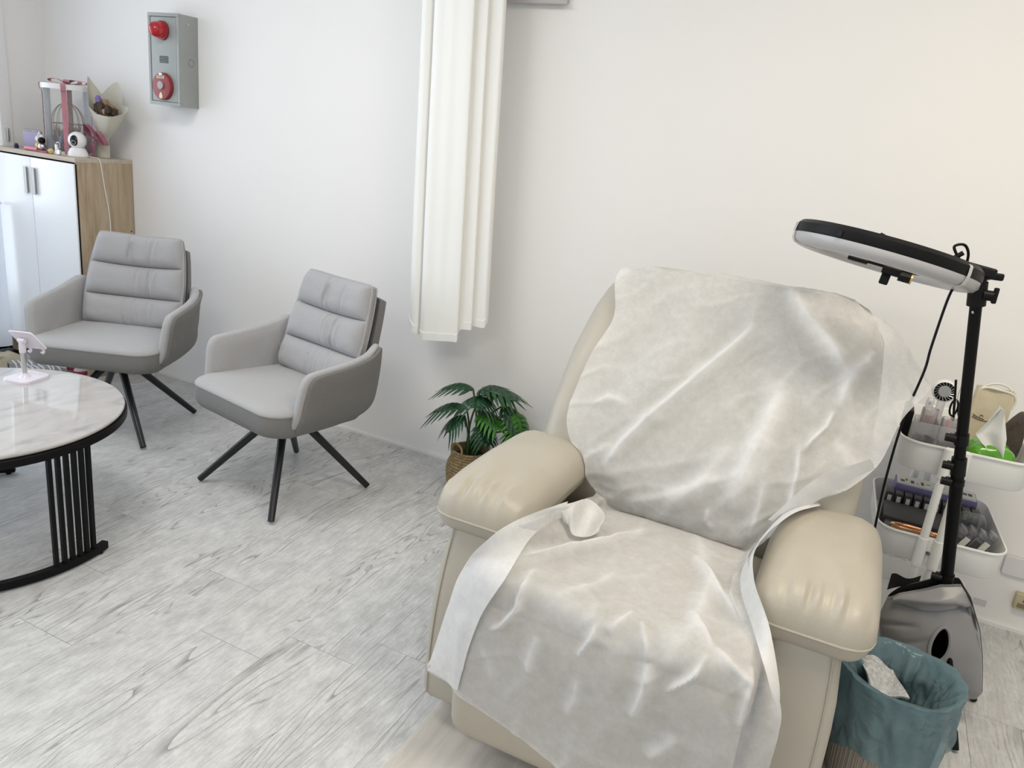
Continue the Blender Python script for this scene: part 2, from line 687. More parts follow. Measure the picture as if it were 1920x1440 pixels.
def rrect(w, d, r, n=6):
    out = []
    for (sx, sy, a0) in ((1, 1, 0), (-1, 1, PI / 2), (-1, -1, PI), (1, -1, 1.5 * PI)):
        for k in range(n + 1):
            a = a0 + PI / 2 * k / n
            out.append((sx * (w / 2 - r) + r * math.cos(a), sy * (d / 2 - r) + r * math.sin(a)))
    return out


def surf(nu, nv, fn, thick=0.0):
    """grid surface; thick gives it a second skin below"""
    V = [Vector(fn(i / (nu - 1), j / (nv - 1))) for j in range(nv) for i in range(nu)]
    F = [(j * nu + i, j * nu + i + 1, (j + 1) * nu + i + 1, (j + 1) * nu + i) for j in range(nv - 1) for i in range(nu - 1)]
    if thick > 0:
        A = np.array(V).reshape(nv, nu, 3)
        du = np.gradient(A, axis=1)
        dv = np.gradient(A, axis=0)
        Nn = np.cross(du, dv)
        Nn /= np.linalg.norm(Nn, axis=2, keepdims=True) + 1e-12
        B = (A - Nn * thick).reshape(-1, 3)
        k = len(V)
        V = [tuple(v) for v in V] + [tuple(b) for b in B]
        F += [tuple(x + k for x in reversed(f)) for f in F[:]]
        edge = [j * nu for j in range(nv)]
        edge2 = [j * nu + nu - 1 for j in range(nv)]
        e3 = list(range(nu))
        e4 = [(nv - 1) * nu + i for i in range(nu)]
        for E in (edge, edge2, e3, e4):
            for a, b in zip(E, E[1:]):
                F.append((a, b, b + k, a + k))
    return [tuple(v) for v in V], F


def copy_tree(o, parent=None):
    c = o.copy()
    COL.objects.link(c)
    c.parent = parent
    for ch in list(o.children):
        copy_tree(ch, c)
    return c


WALL_Y = 3.045
LEFT_X = -4.45
# ------------------------------------------------------------------ setting
floor = build('floor', box(-5.2, 2.6, -1.6, 3.2, -0.06, -0.0035), 'gap')
tag(floor, 'grey washed wood plank floor', 'floor', kind='structure')
PW, PL = 0.2355, 1.22
plank_mesh = None
rr = random.Random(3)
ix0 = -1.347 - PW * 14
known = {9: 1.453, 10: 1.578, 7: 1.205, 8: 0.80}
for ix in range(28):
    x0 = ix0 + ix * PW
    if x0 > 1.9 or x0 + PW < -4.9:
        continue
    # butt joint that the photograph shows for some rows, random elsewhere
    yj = {12: 1.705, 13: 1.453, 14: 1.578, 11: 1.205}.get(ix, rr.uniform(0.3, 1.5))
    y = yj
    while y > -0.4:
        y -= PL
    while y < WALL_Y:
        if y + PL > -0.5:
            if plank_mesh is None:
                b = build('plank', box(0, PW - 0.0010, 0, PL - 0.0012, -0.004, 0.0), 'floor', floor, smooth=False)
                plank_mesh = b.data
            else:
                b = bpy.data.objects.new('plank', plank_mesh)
                COL.objects.link(b)
                b.parent = floor
            b.location = Vector((x0, y, 0.0)) - Vector(floor.location)
        y += PL

wall_back = tag(build('wall_back', box(-5.2, 2.6, WALL_Y, WALL_Y + 0.15, -0.06, 2.8), 'wall', smooth=False),
                'long white painted wall behind the chairs', 'wall', kind='structure')
wall_left = tag(build('wall_left', box(LEFT_X - 0.15, LEFT_X, 2.83, WALL_Y, -0.06, 2.8), 'wall', smooth=False),
                'short white wall return beside the window', 'wall', kind='structure')
wall_left2 = tag(build('wall_left', join(box(LEFT_X - 0.15, LEFT_X, -1.6, -0.1, -0.06, 2.8), box(LEFT_X - 0.15, LEFT_X, -0.1, 2.83, 2.4, 2.8)), 'wall', smooth=False),
                 'white wall over and past the glass door', 'wall', kind='structure')
ceiling = tag(build('ceiling', box(-5.2, 2.6, -1.6, 3.2, 2.8, 2.9), 'ceiling', smooth=False),
              'plain white ceiling', 'ceiling', kind='structure')
wall_right = tag(build('wall_right', box(2.45, 2.6, -1.6, 3.2, -0.06, 2.8), 'wall', smooth=False), 'plain white side wall', 'wall', kind='structure')
bb = build('baseboard_back', box(LEFT_X, 2.45, WALL_Y - 0.010, WALL_Y, -0.004, 0.013), 'caulk', smooth=False)
tag(bb, 'thin white bead where wall meets floor', 'baseboard', kind='structure')

# glass shopfront on the left
win = thing('window_1', 'white framed glass shopfront on the left', 'window', (LEFT_X - 0.03, 1.36, 0))
tag(win, kind='structure')
fr = []
for y0, y1 in ((2.765, 2.83), (1.9, 1.96), (1.0, 1.06), (-0.1, -0.04)):
    build('window_frame', box(LEFT_X - 0.09, LEFT_X + 0.012, y0, y1, 0, 2.4, 0.004), 'white_plastic', win, True)
build('window_frame', box(LEFT_X - 0.09, LEFT_X + 0.012, -0.1, 2.83, 2.34, 2.4, 0.004), 'white_plastic', win, True)
build('window_frame', box(LEFT_X - 0.09, LEFT_X + 0.012, -0.1, 2.83, 0, 0.06, 0.004), 'black_metal', win, True)
for y0, y1 in ((1.96, 2.765), (1.06, 1.9), (-0.04, 1.0)):
    build('pane', box(LEFT_X - 0.05, LEFT_X - 0.042, y0, y1, 0.06, 2.34), 'glass', win, True)
build('latch', box(LEFT_X + 0.012, LEFT_X + 0.03, 2.785, 2.80, 1.21, 1.28, 0.004), 'chrome', win, True)

# ceiling lamps (out of the frame)
for lx, ly, lab in ((0.40, 1.45, 'square ceiling light above the recliner'), (-2.3, 1.35, 'square ceiling light above the coffee table'),
                    (-0.9, -0.9, 'square ceiling light behind the viewer')):
    t = thing('ceiling_light', lab, 'ceiling light', (lx, ly, 2.8), group='ceiling lights')
    build('frame', box(-0.64, 0.64, -0.34, 0.34, -0.05, -0.0, 0.006), 'white_plastic', t)
    build('diffuser', box(-0.6, 0.6, -0.3, 0.3, -0.058, -0.05), mat('lamp_diffuser', (0.9, 0.9, 0.9), 0.5, emit=(1, 0.97, 0.92), estr=2.0), t)

# pale board under the recliner
chair_mat = build('floor_board', box(-0.815, 0.16, 0.7, 2.30, 0.0, 0.008, 0.003), 'mat_board')
tag(chair_mat, 'pale beige wood board lying under the recliner', 'board')

# ------------------------------------------------------------------ recliner
from mathutils.bvhtree import BVHTree

RX = -0.36
rec = thing('recliner', 'beige leather recliner armchair draped with a white sheet', 'armchair', (RX, 1.95, 0.008))
build('base', box(RX - 0.42, RX + 0.42, 1.58, 2.36, 0.008, 0.075, 0.01), 'black_base', rec, True)


def arm_body(s):
    xo, xi = RX + s * 0.478, RX + s * 0.335
    x0, x1 = min(xo, xi), max(xo, xi)

    def fn(p, u):
        k = max(0.0, u.x * s)
        p.x += s * 0.014 * k * (1 - u.z * u.z)
        p.x -= s * 0.030 * k * max(0, u.z - 0.3) ** 2
        if u.y < 0:
            p.y += (0.085 * (u.z + 1) / 2 - 0.012 * (1 - u.z * u.z)) * min(1, -u.y * 1.02)
        return p
    return sbox(((x0 + x1) / 2, 1.935, 0.325), (x1 - x0, 0.87, 0.51), 0.028, 8, fn)


def arm_pad(s):
    cx = RX + s * 0.402
    hx, hy, hz = 0.134, 0.285, 0.063

    def fn(p, u):
        ux, uy = u.x, u.y
        # crown along and across, soft sag to the front
        top = max(0.0, u.z)
        p.z += top * (0.014 * (1 - ux * ux) * (1 - 0.35 * uy * uy)) + 0.006 * math.sin((uy + 1) * 1.6) * top
        p.z -= 0.018 * max(0, -uy - 0.35) ** 2 * 2.2
        p.z -= 0.010 * max(0, uy) ** 2
        # plan shape: a little waisted at front
        p.x *= 1.0 - 0.06 * max(0, -uy) ** 3 - 0.10 * max(0, uy) ** 4
        # gathers along the front seam
        g = math.exp(-((uy + 0.86) / 0.12) ** 2) * top
        p.z += 0.0060 * g * (math.sin(ux * 19 + s) + 0.8 * math.sin(ux * 33 + 2 * s))
        g2 = math.exp(-((uy + 0.55) / 0.25) ** 2) * top
        p.z += 0.003 * g2 * math.sin(ux * 9 + uy * 3 + s)
        p.z += 0.004 * noise.noise(Vector((p.x * 9 + s * 3, p.y * 7, 0))) * top
        return p
    V, F = sbox((cx, 1.843, 0.600), (2 * hx, 2 * hy, 2 * hz), 0.062, 26, fn)
    return V, F


for s in (-1, 1):
    a = build('arm', arm_body(s), 'leather_side', rec, True, angle=60)
    xo = RX + s * 0.468
    st = [(xo - s * 0.010 + s * 0.012 * (1 - ((z - 0.32) / 0.25) ** 2), 1.4985 + 0.085 * (z - 0.07) / 0.51 - 0.010 * (1 - ((z - 0.32) / 0.25) ** 2), z) for z in np.linspace(0.09, 0.56, 20)]
    build('seam', tube(st, 0.0018, 5), 'thread', a, True)
    p = build('armrest_pad', arm_pad(s), 'leather', rec, True, angle=75)
    cx = RX + s * 0.402
    off = origin_of(p)
    tree_p = BVHTree.FromPolygons([v.co + off for v in p.data.vertices], [tuple(f.vertices) for f in p.data.polygons])
    pts = []
    for k in range(41):
        # seam round the front of the pad, running back along the outer side
        q = k / 40
        ang = PI * (0.04 + 0.92 * q)
        d_ = Vector((-math.cos(ang), -0.9 * math.sin(ang) ** 0.6, 0)).normalized()
        c_ = Vector((cx, 1.70, 0.582))
        h_ = tree_p.ray_cast(c_ + d_ * 0.6, -d_)
        if h_[0] is not None:
            pts.append(tuple(h_[0] + d_ * 0.0005))
    build('piping', tube(pts, 0.0032, 6), 'leather', p, True)

build('footrest', sbox((RX - 0.012, 1.452, 0.275), (0.665, 0.105, 0.37), 0.045, 8,
                       lambda p, u: Vector((p.x, p.y - 0.012 * (1 - u.z ** 2) * (1 if u.y < 0 else 0), p.z))), 'leather', rec, True, angle=70)


def seat_fn(p, u):
    p.z += max(0, u.z) * (0.022 * (1 - u.x ** 2) - 0.035 * max(0, u.y) ** 2)
    return p


build('seat_cushion', sbox((RX - 0.002, 1.74, 0.43), (0.66, 0.60, 0.19), 0.06, 10, seat_fn), 'leather', rec, True, angle=70)


def back_body():
    zs = [0.30, 0.36, 0.45, 0.55, 0.64, 0.75, 0.82, 0.90, 0.97, 1.03, 1.08, 1.11, 1.135, 1.15, 1.157]
    yf = np.interp(zs, [0.3, 0.5, 0.55, 0.64, 0.75, 0.90, 1.03, 1.10, 1.157], [2.06, 2.04, 2.018, 2.022, 2.085, 2.175, 2.285, 2.335, 2.375])
    hw = np.interp(zs, [0.3, 0.45, 0.75, 0.9, 1.0, 1.06, 1.11, 1.135, 1.15, 1.157], [0.44, 0.452, 0.456, 0.448, 0.435, 0.425, 0.395, 0.37, 0.335, 0.28])
    th = np.interp(zs, [0.3, 0.6, 1.0, 1.11, 1.135, 1.15, 1.157], [0.2, 0.24, 0.21, 0.175, 0.15, 0.12, 0.08])
    V, F = [], []
    n = None
    for z, y, w, t in zip(zs, yf, hw, th):
        off = 0.02 if z > 1.12 else 0.0
        loop = rrect(2 * w, t, min(0.06, t * 0.45), 5)
        n = len(loop)
        for (px, py) in loop:
            V.append((RX + px, y + 0.12 + py + off + 0.02 * (px / w) ** 4 * (1 if py < 0 else 0), z))
    for i in range(len(zs) - 1):
        for k in range(n):
            F.append((i * n + k, i * n + (k + 1) % n, (i + 1) * n + (k + 1) % n, (i + 1) * n + k))
    F.append(tuple(reversed(range(n))))
    F.append(tuple((len(zs) - 1) * n + k for k in range(n)))
    return V, F


bk = build('backrest', back_body(), 'leather_side', rec, True, angle=60)
for s in (-1, 1):
    st = []
    for z in np.linspace(0.55, 1.08, 24):
        y = np.interp(z, [0.5, 0.55, 0.64, 0.75, 0.90, 1.03, 1.10], [2.04, 2.018, 2.022, 2.085, 2.175, 2.285, 2.335]) + 0.12
        w = np.interp(z, [0.45, 0.75, 0.9, 1.0, 1.06, 1.11], [0.452, 0.456, 0.448, 0.435, 0.425, 0.395])
        st.append((RX + s * (w + 0.0005), y + 0.03, z))
    build('seam', tube(st, 0.002, 5), 'thread', bk, True)

# ------------------------------------------------------------------ disposable sheet
CTRL = np.array([
    [(-0.786, 1.445, 0.207), (-0.671, 1.405, 0.226), (-0.394, 1.385, 0.154), (-0.250, 1.380, 0.090), (-0.120, 1.383, 0.050), (-0.030, 1.390, 0.040), (0.030, 1.405, 0.050)],
    [(-0.754, 1.445, 0.362), (-0.629, 1.398, 0.408), (-0.451, 1.385, 0.388), (-0.295, 1.378, 0.368), (-0.146, 1.378, 0.379), (-0.035, 1.385, 0.395), (0.027, 1.410, 0.406)],
    [(-0.719, 1.450, 0.516), (-0.583, 1.410, 0.553), (-0.447, 1.395, 0.559), (-0.308, 1.385, 0.547), (-0.172, 1.385, 0.552), (-0.068, 1.400, 0.550), (0.014, 1.430, 0.515)],
    [(-0.650, 1.445, 0.630), (-0.571, 1.527, 0.570), (-0.465, 1.539, 0.555), (-0.346, 1.559, 0.550), (-0.210, 1.565, 0.550), (-0.099, 1.564, 0.560), (-0.034, 1.506, 0.600)],
    [(-0.607, 1.568, 0.650), (-0.556, 1.672, 0.575), (-0.470, 1.681, 0.555), (-0.358, 1.704, 0.550), (-0.229, 1.699, 0.550), (-0.133, 1.674, 0.570), (-0.088, 1.601, 0.645)],
    [(-0.567, 1.706, 0.640), (-0.557, 1.857, 0.555), (-0.473, 1.873, 0.530), (-0.367, 1.874, 0.520), (-0.236, 1.869, 0.520), (-0.146, 1.848, 0.540), (-0.106, 1.710, 0.670)],
    [(-0.584, 1.957, 0.560), (-0.549, 2.007, 0.520), (-0.486, 2.024, 0.495), (-0.383, 2.006, 0.485), (-0.248, 1.988, 0.485), (-0.149, 1.984, 0.505), (-0.085, 1.881, 0.640)],
    [(-0.598, 2.005, 0.562), (-0.520, 2.000, 0.554), (-0.426, 1.985, 0.544), (-0.323, 1.975, 0.544), (-0.200, 1.980, 0.550), (-0.107, 1.990, 0.608), (-0.002, 2.020, 0.702)],
    [(-0.658, 2.005, 0.636), (-0.550, 2.003, 0.637), (-0.428, 1.995, 0.634), (-0.299, 1.985, 0.645), (-0.168, 1.990, 0.667), (-0.053, 2.020, 0.722), (0.107, 2.080, 0.797)],
    [(-0.725, 2.050, 0.733), (-0.592, 2.055, 0.742), (-0.448, 2.050, 0.752), (-0.304, 2.040, 0.767), (-0.161, 2.050, 0.796), (-0.025, 2.090, 0.843), (0.146, 2.190, 0.911)],
    [(-0.720, 2.140, 0.888), (-0.594, 2.170, 0.888), (-0.444, 2.145, 0.903), (-0.293, 2.140, 0.920), (-0.142, 2.150, 0.949), (0.010, 2.200, 0.988), (0.196, 2.320, 0.992)],
    [(-0.692, 2.250, 1.015), (-0.578, 2.270, 1.014), (-0.429, 2.255, 1.027), (-0.291, 2.250, 1.040), (-0.149, 2.265, 1.054), (-0.030, 2.310, 1.078), (0.108, 2.420, 1.076)],
    [(-0.727, 2.335, 1.112), (-0.595, 2.345, 1.137), (-0.455, 2.340, 1.151), (-0.322, 2.340, 1.158), (-0.187, 2.350, 1.158), (-0.071, 2.375, 1.152), (0.024, 2.460, 1.131)],
    [(-0.727, 2.410, 1.148), (-0.598, 2.400, 1.166), (-0.464, 2.400, 1.175), (-0.336, 2.400, 1.181), (-0.205, 2.410, 1.175), (-0.101, 2.430, 1.174), (-0.034, 2.500, 1.153)],
    [(-0.727, 2.510, 1.118), (-0.598, 2.500, 1.136), (-0.464, 2.500, 1.145), (-0.336, 2.500, 1.151), (-0.205, 2.510, 1.145), (-0.101, 2.530, 1.144), (-0.034, 2.600, 1.123)],
    [(-0.727, 2.570, 0.998), (-0.598, 2.560, 1.016), (-0.464, 2.560, 1.025), (-0.336, 2.560, 1.031), (-0.205, 2.570, 1.025), (-0.101, 2.590, 1.024), (-0.034, 2.660, 1.003)],
])
RIDGES = [
    ([(-0.277, 2.275, 1.072), (-0.323, 2.212, 0.995), (-0.396, 2.139, 0.905), (-0.472, 2.085, 0.807), (-0.541, 2.034, 0.712), (-0.581, 2.003, 0.633)], 0.024, 0.028, 0.45),
    ([(-0.216, 2.372, 1.174), (-0.138, 2.313, 1.110), (-0.063, 2.270, 1.055), (-0.004, 2.200, 0.993)], 0.016, 0.03, 0.3),
    ([(0.046, 2.321, 1.054), (-0.004, 2.187, 0.979), (-0.011, 2.139, 0.915)], 0.014, 0.025, 0.3),
    ([(-0.666, 2.082, 0.781), (-0.627, 2.107, 0.812), (-0.558, 2.099, 0.805)], 0.008, 0.02, 0.4),
    ([(-0.081, 2.070, 0.824), (-0.069, 2.031, 0.753), (-0.069, 2.004, 0.671), (-0.069, 1.932, 0.644)], 0.016, 0.018, 0.6),
    ([(-0.021, 2.134, 0.913), (-0.028, 2.108, 0.873), (-0.055, 2.079, 0.834), (-0.068, 2.060, 0.805)], 0.014, 0.016, 0.6),
    ([(-0.156, 2.154, 0.953), (-0.168, 2.079, 0.846), (-0.193, 2.018, 0.737), (-0.206, 1.980, 0.622)], 0.016, 0.035, 0.15),
    ([(-0.237, 2.049, 0.792), (-0.313, 1.986, 0.645), (-0.390, 1.980, 0.580)], 0.01, 0.03, 0.2),
    ([(-0.003, 2.095, 0.843), (0.057, 2.077, 0.799), (0.094, 2.079, 0.797)], 0.008, 0.02, 0.3),
    ([(-0.501, 1.998, 0.551), (-0.383, 1.984, 0.612), (-0.279, 1.995, 0.678), (-0.189, 2.012, 0.725)], 0.008, 0.025, 0.2),
    ([(-0.140, 2.011, 0.721), (-0.140, 1.988, 0.638), (-0.146, 1.988, 0.559)], 0.01, 0.02, 0.4),
    ([(-0.264, 1.977, 0.615), (-0.264, 1.974, 0.579), (-0.238, 1.976, 0.560)], 0.008, 0.015, 0.5),
    ([(-0.651, 2.003, 0.627), (-0.622, 2.013, 0.661), (-0.570, 2.031, 0.705)], 0.006, 0.02, 0.3),
    ([(-0.606, 1.478, 0.581), (-0.538, 1.596, 0.564), (-0.458, 1.732, 0.549), (-0.404, 1.902, 0.515)], 0.02, 0.022, 0.5),
    ([(-0.551, 1.470, 0.569), (-0.542, 1.403, 0.557), (-0.543, 1.389, 0.518), (-0.578, 1.391, 0.462), (-0.610, 1.395, 0.436)], 0.02, 0.018, 0.65),
    ([(-0.464, 1.402, 0.564), (-0.423, 1.484, 0.561), (-0.389, 1.611, 0.552)], 0.008, 0.02, 0.3),
    ([(-0.363, 1.387, 0.551), (-0.361, 1.376, 0.529), (-0.375, 1.374, 0.495), (-0.390, 1.377, 0.468)], 0.014, 0.014, 0.6),
    ([(-0.303, 1.461, 0.560), (-0.317, 1.413, 0.560), (-0.335, 1.380, 0.540)], 0.01, 0.016, 0.4),
    ([(-0.283, 1.432, 0.561), (-0.252, 1.383, 0.548), (-0.238, 1.370, 0.522)], 0.012, 0.014, 0.6),
    ([(-0.238, 1.370, 0.522), (-0.233, 1.369, 0.472), (-0.243, 1.376, 0.407), (-0.259, 1.377, 0.371)], 0.018, 0.022, 0.4),
    ([(-0.204, 1.373, 0.534), (-0.177, 1.473, 0.562), (-0.192, 1.705, 0.552), (-0.289, 1.998, 0.487)], 0.01, 0.03, 0.2),
    ([(-0.129, 1.401, 0.560), (-0.146, 1.372, 0.528), (-0.200, 1.370, 0.468)], 0.018, 0.016, 0.65),
    ([(-0.122, 1.414, 0.563), (-0.147, 1.452, 0.564), (-0.206, 1.541, 0.552)], 0.01, 0.016, 0.5),
    ([(-0.123, 1.420, 0.564), (-0.085, 1.399, 0.554), (-0.037, 1.398, 0.528)], 0.012, 0.018, 0.5),
    ([(-0.048, 1.427, 0.554), (-0.044, 1.388, 0.516), (-0.044, 1.384, 0.440)], 0.016, 0.018, 0.5),
    ([(-0.487, 1.384, 0.477), (-0.497, 1.387, 0.411), (-0.500, 1.387, 0.367)], 0.01, 0.022, 0.3),
    ([(-0.379, 1.380, 0.412), (-0.381, 1.381, 0.352), (-0.402, 1.382, 0.300)], 0.008, 0.022, 0.3),
    ([(-0.153, 1.378, 0.367), (-0.180, 1.377, 0.328), (-0.209, 1.378, 0.286)], 0.012, 0.025, 0.3),
    ([(-0.256, 1.830, 0.527), (-0.159, 1.662, 0.559), (-0.105, 1.574, 0.560)], 0.014, 0.022, 0.4),
    ([(-0.144, 1.784, 0.552), (-0.126, 1.640, 0.569), (-0.086, 1.555, 0.564)], 0.012, 0.015, 0.5),
    ([(-0.636, 1.398, 0.392), (-0.598, 1.393, 0.351), (-0.581, 1.393, 0.298)], 0.006, 0.02, 0.3),
]


def cr_weights(t, m):
    i = min(int(t), m - 2)
    f = t - i
    w = [-0.5 * f + f * f - 0.5 * f ** 3, 1 - 2.5 * f * f + 1.5 * f ** 3, 0.5 * f + 2 * f * f - 1.5 * f ** 3, -0.5 * f * f + 0.5 * f ** 3]
    row = np.zeros(m)
    for k, q in enumerate((i - 1, i, i + 1, i + 2)):
        row[min(max(q, 0), m - 1)] += w[k]
    return row


def sheet_grid(nu=190, nv=330):
    mv, mu = CTRL.shape[:2]
    # rows spaced by arc length along the middle column
    d = np.linalg.norm(np.diff(CTRL[:, 3], axis=0), axis=1)
    arc = np.concatenate([[0], np.cumsum(d)])
    tv = np.interp(np.linspace(0, arc[-1], nv), arc, np.arange(mv))
    Wv = np.array([cr_weights(t, mv) for t in tv])
    Wu = np.array([cr_weights(t, mu) for t in np.linspace(0, mu - 1, nu)])
    return np.einsum('vi,uj,ijk->vuk', Wv, Wu, CTRL)


def grid_normals(A):
    n = np.cross(np.gradient(A, axis=1), np.gradient(A, axis=0))
    n /= np.linalg.norm(n, axis=2, keepdims=True) + 1e-12
    return n


def fold(A, Nn, line, amp, width, sharp):
    """raise a crease along a polyline: thin crest with a softer foot, dying out at both ends"""
    L = np.array(line, dtype=float)
    best = np.full(A.shape[:2], 1e9)
    along = np.zeros(A.shape[:2])
    seg = np.linalg.norm(np.diff(L, axis=0), axis=1)
    tot = seg.sum()
    acc = 0
    for a, b, s in zip(L, L[1:], seg):
        t = np.clip(((A - a) @ (b - a)) / (s * s + 1e-12), 0, 1)
        q = a + t[..., None] * (b - a)
        dd = np.linalg.norm(A - q, axis=2)
        m = dd < best
        best = np.where(m, dd, best)
        along = np.where(m, (acc + t * s) / tot, along)
        acc += s
    env = np.clip(np.minimum(along, 1 - along) * 4.5, 0.0, 1) ** 0.7
    h = sharp * np.exp(-(best / (width * 0.35)) ** 2) + (1 - sharp) * np.exp(-(best / width) ** 2) - 0.28 * np.exp(-(best / (width * 2.4)) ** 2)
    return h * amp * env


def drape_sheet():
    A = sheet_grid()
    Nn = grid_normals(A)
    if Nn[150, 95, 2] < 0 and Nn[150, 95, 1] > 0:
        Nn = -Nn
    if (Nn[20, 95, 1] > 0):
        Nn = -Nn
    H = np.zeros(A.shape[:2])
    for line, amp, width, sharp in RIDGES:
        H += fold(A, Nn, line, amp * 1.35, width, sharp)
    ridge_only = H.copy()
    nv, nu = A.shape[:2]
    for j in range(nv):
        for i in range(nu):
            p = Vector(A[j, i])
            a = noise.noise(p * 5.0 + Vector((3, 1, 7)))
            b = noise.noise(Vector((p.x * 11 + p.z * 5, p.y * 9, p.z * 7)) + Vector((9, 4, 2)))
            c = 1 - abs(noise.noise(Vector((p.x * 7 - p.z * 5, p.y * 6 + 3, p.z * 8))))
            e = 1 - abs(noise.noise(Vector((p.x * 15 + p.z * 9, p.y * 12 + 3, p.z * 15 - p.x * 6))))
            H[j, i] += 0.0045 * a + 0.002 * b + 0.006 * max(0, c - 0.80) * 4 + 0.0016 * max(0, e - 0.75) * 4
    # hem ripple near the free edges
    u = np.linspace(0, 1, nu)[None, :]
    v = np.linspace(0, 1, nv)[:, None]
    H += 0.006 * np.exp(-(u / 0.05) ** 2) * np.sin(v * 60)
    H += 0.008 * np.exp(-((1 - u) / 0.07) ** 2) * np.sin(v * 47 + 1)
    B = A + Nn * (H[..., None] + 0.004)
    V = [tuple(x) for x in B.reshape(-1, 3)]
    F = [(j * nu + i, j * nu + i + 1, (j + 1) * nu + i + 1, (j + 1) * nu + i) for j in range(nv - 1) for i in range(nu - 1)]
    return (V, F), np.clip((ridge_only + 0.45 * (H - ridge_only)) / 0.011, -0.25, 1.0), Nn


(sheetVF, SB, SN) = drape_sheet()


def strip(outer, inner, bow, nu=14, nv=90):
    """turned-back border of the sheet: spans an outer fold line and an inner free edge"""
    o = catmull(outer, 12)
    n_ = catmull(inner, 12)

    def at(P, t):
        x = t * (len(P) - 1)
        i = min(int(x), len(P) - 2)
        return P[i].lerp(P[i + 1], x - i)

    def fn(u, v):
        a, b = at(o, v), at(n_, v)
        p = a.lerp(b, u)
        lift = bow * math.sin(PI * min(1, u * 1.0)) * (0.6 + 0.4 * math.sin(v * 21))
        w = 0.004 * noise.noise(p * 14)
        return (p.x, p.y - 0.5 * (lift + w), p.z + 0.7 * (lift + w))
    return surf(nu, nv, fn)


STRIPS = [
    ([(-0.786, 1.433, 0.219), (-0.754, 1.433, 0.374), (-0.719, 1.438, 0.528), (-0.650, 1.433, 0.642), (-0.607, 1.556, 0.662), (-0.567, 1.694, 0.652)],
     [(-0.668, 1.387, 0.247), (-0.639, 1.379, 0.436), (-0.586, 1.387, 0.576), (-0.591, 1.527, 0.614), (-0.584, 1.631, 0.614), (-0.563, 1.683, 0.614)], 0.014),
    ([(-0.592, 1.668, 0.640), (-0.565, 1.699, 0.645), (-0.548, 1.806, 0.620), (-0.506, 1.824, 0.585), (-0.493, 1.784, 0.570)],
     [(-0.564, 1.677, 0.600), (-0.550, 1.671, 0.600), (-0.529, 1.659, 0.585), (-0.499, 1.694, 0.575), (-0.489, 1.751, 0.570)], 0.022),
    ([(0.006, 2.016, 0.692), (-0.057, 1.871, 0.702), (-0.103, 1.689, 0.687), (-0.088, 1.579, 0.662), (-0.034, 1.481, 0.622), (0.011, 1.403, 0.549), (0.021, 1.393, 0.491)],
     [(-0.022, 2.100, 0.674), (-0.089, 1.918, 0.654), (-0.123, 1.751, 0.614), (-0.116, 1.635, 0.604), (-0.064, 1.505, 0.589), (-0.014, 1.373, 0.579), (0.018, 1.383, 0.499)], 0.012),
    ([(0.108, 2.062, 0.808), (0.055, 2.032, 0.766), (-0.002, 2.002, 0.710), (-0.081, 1.962, 0.629)],
     [(0.091, 2.032, 0.840), (0.029, 2.002, 0.806), (-0.030, 1.977, 0.761), (-0.108, 1.947, 0.642)], 0.008),
]
parts = [sheetVF]
for o_, i_, bow in STRIPS:
    parts.append(strip(o_, i_, bow))
from mathutils.bvhtree import BVHTree


def cloth_over(VF, things, lift=0.004, reach=0.07, rounds=4):
    """lay a cloth mesh on whatever it would otherwise cut through"""
    V, F = VF
    sv, sf = [], []
    for o in things:
        off = origin_of(o)
        k = len(sv)
        sv += [v.co + off for v in o.data.vertices]
        sf += [tuple(i + k for i in p.vertices) for p in o.data.polygons]
    tree = BVHTree.FromPolygons(sv, sf)
    me = bpy.data.meshes.new('tmp')
    P_ = np.array(V, dtype=float)
    E_ = set()
    for f in F:
        for a, b in zip(f, f[1:] + f[:1]):
            E_.add((min(a, b), max(a, b)))
    E_ = np.array(list(E_))
    deg = np.bincount(E_.ravel(), minlength=len(P_)).astype(float)[:, None]
    for rd in range(rounds):
        disp = np.zeros_like(P_)
        for i in range(len(P_)):
            h = tree.find_nearest(Vector(P_[i]), reach)
            if h[0] is not None:
                d_ = (Vector(P_[i]) - h[0]).dot(h[1])
                if d_ < lift:
                    disp[i] = h[1] * (lift - d_)
        for _ in range(5):
            acc = np.zeros_like(P_)
            np.add.at(acc, E_[:, 0], disp[E_[:, 1]])
            np.add.at(acc, E_[:, 1], disp[E_[:, 0]])
            acc /= deg
            big = np.linalg.norm(acc, axis=1) * 0.97 > np.linalg.norm(disp, axis=1)
            disp = np.where(big[:, None], acc * 0.97, disp)
        P_ = P_ + disp
    bpy.data.meshes.remove(me)
    return [tuple(p) for p in P_], F


rec_parts = [o for o in rec.children if o.type == 'MESH']
parts = [cloth_over(q, rec_parts, lift=0.004 + 0.007 * (i > 0)) for i, q in enumerate(parts)]
sh = build('disposable_sheet', join(*parts), 'sheet', angle=180)
ca_ = sh.data.attributes.new('crease', 'FLOAT', 'POINT')
cv_ = np.full(len(sh.data.vertices), 0.85)
cv_[:SB.size] = SB.reshape(-1)
ca_.data.foreach_set('value', cv_.astype(np.float32))
tag(sh, 'thin white crumpled disposable sheet covering the recliner', 'sheet')

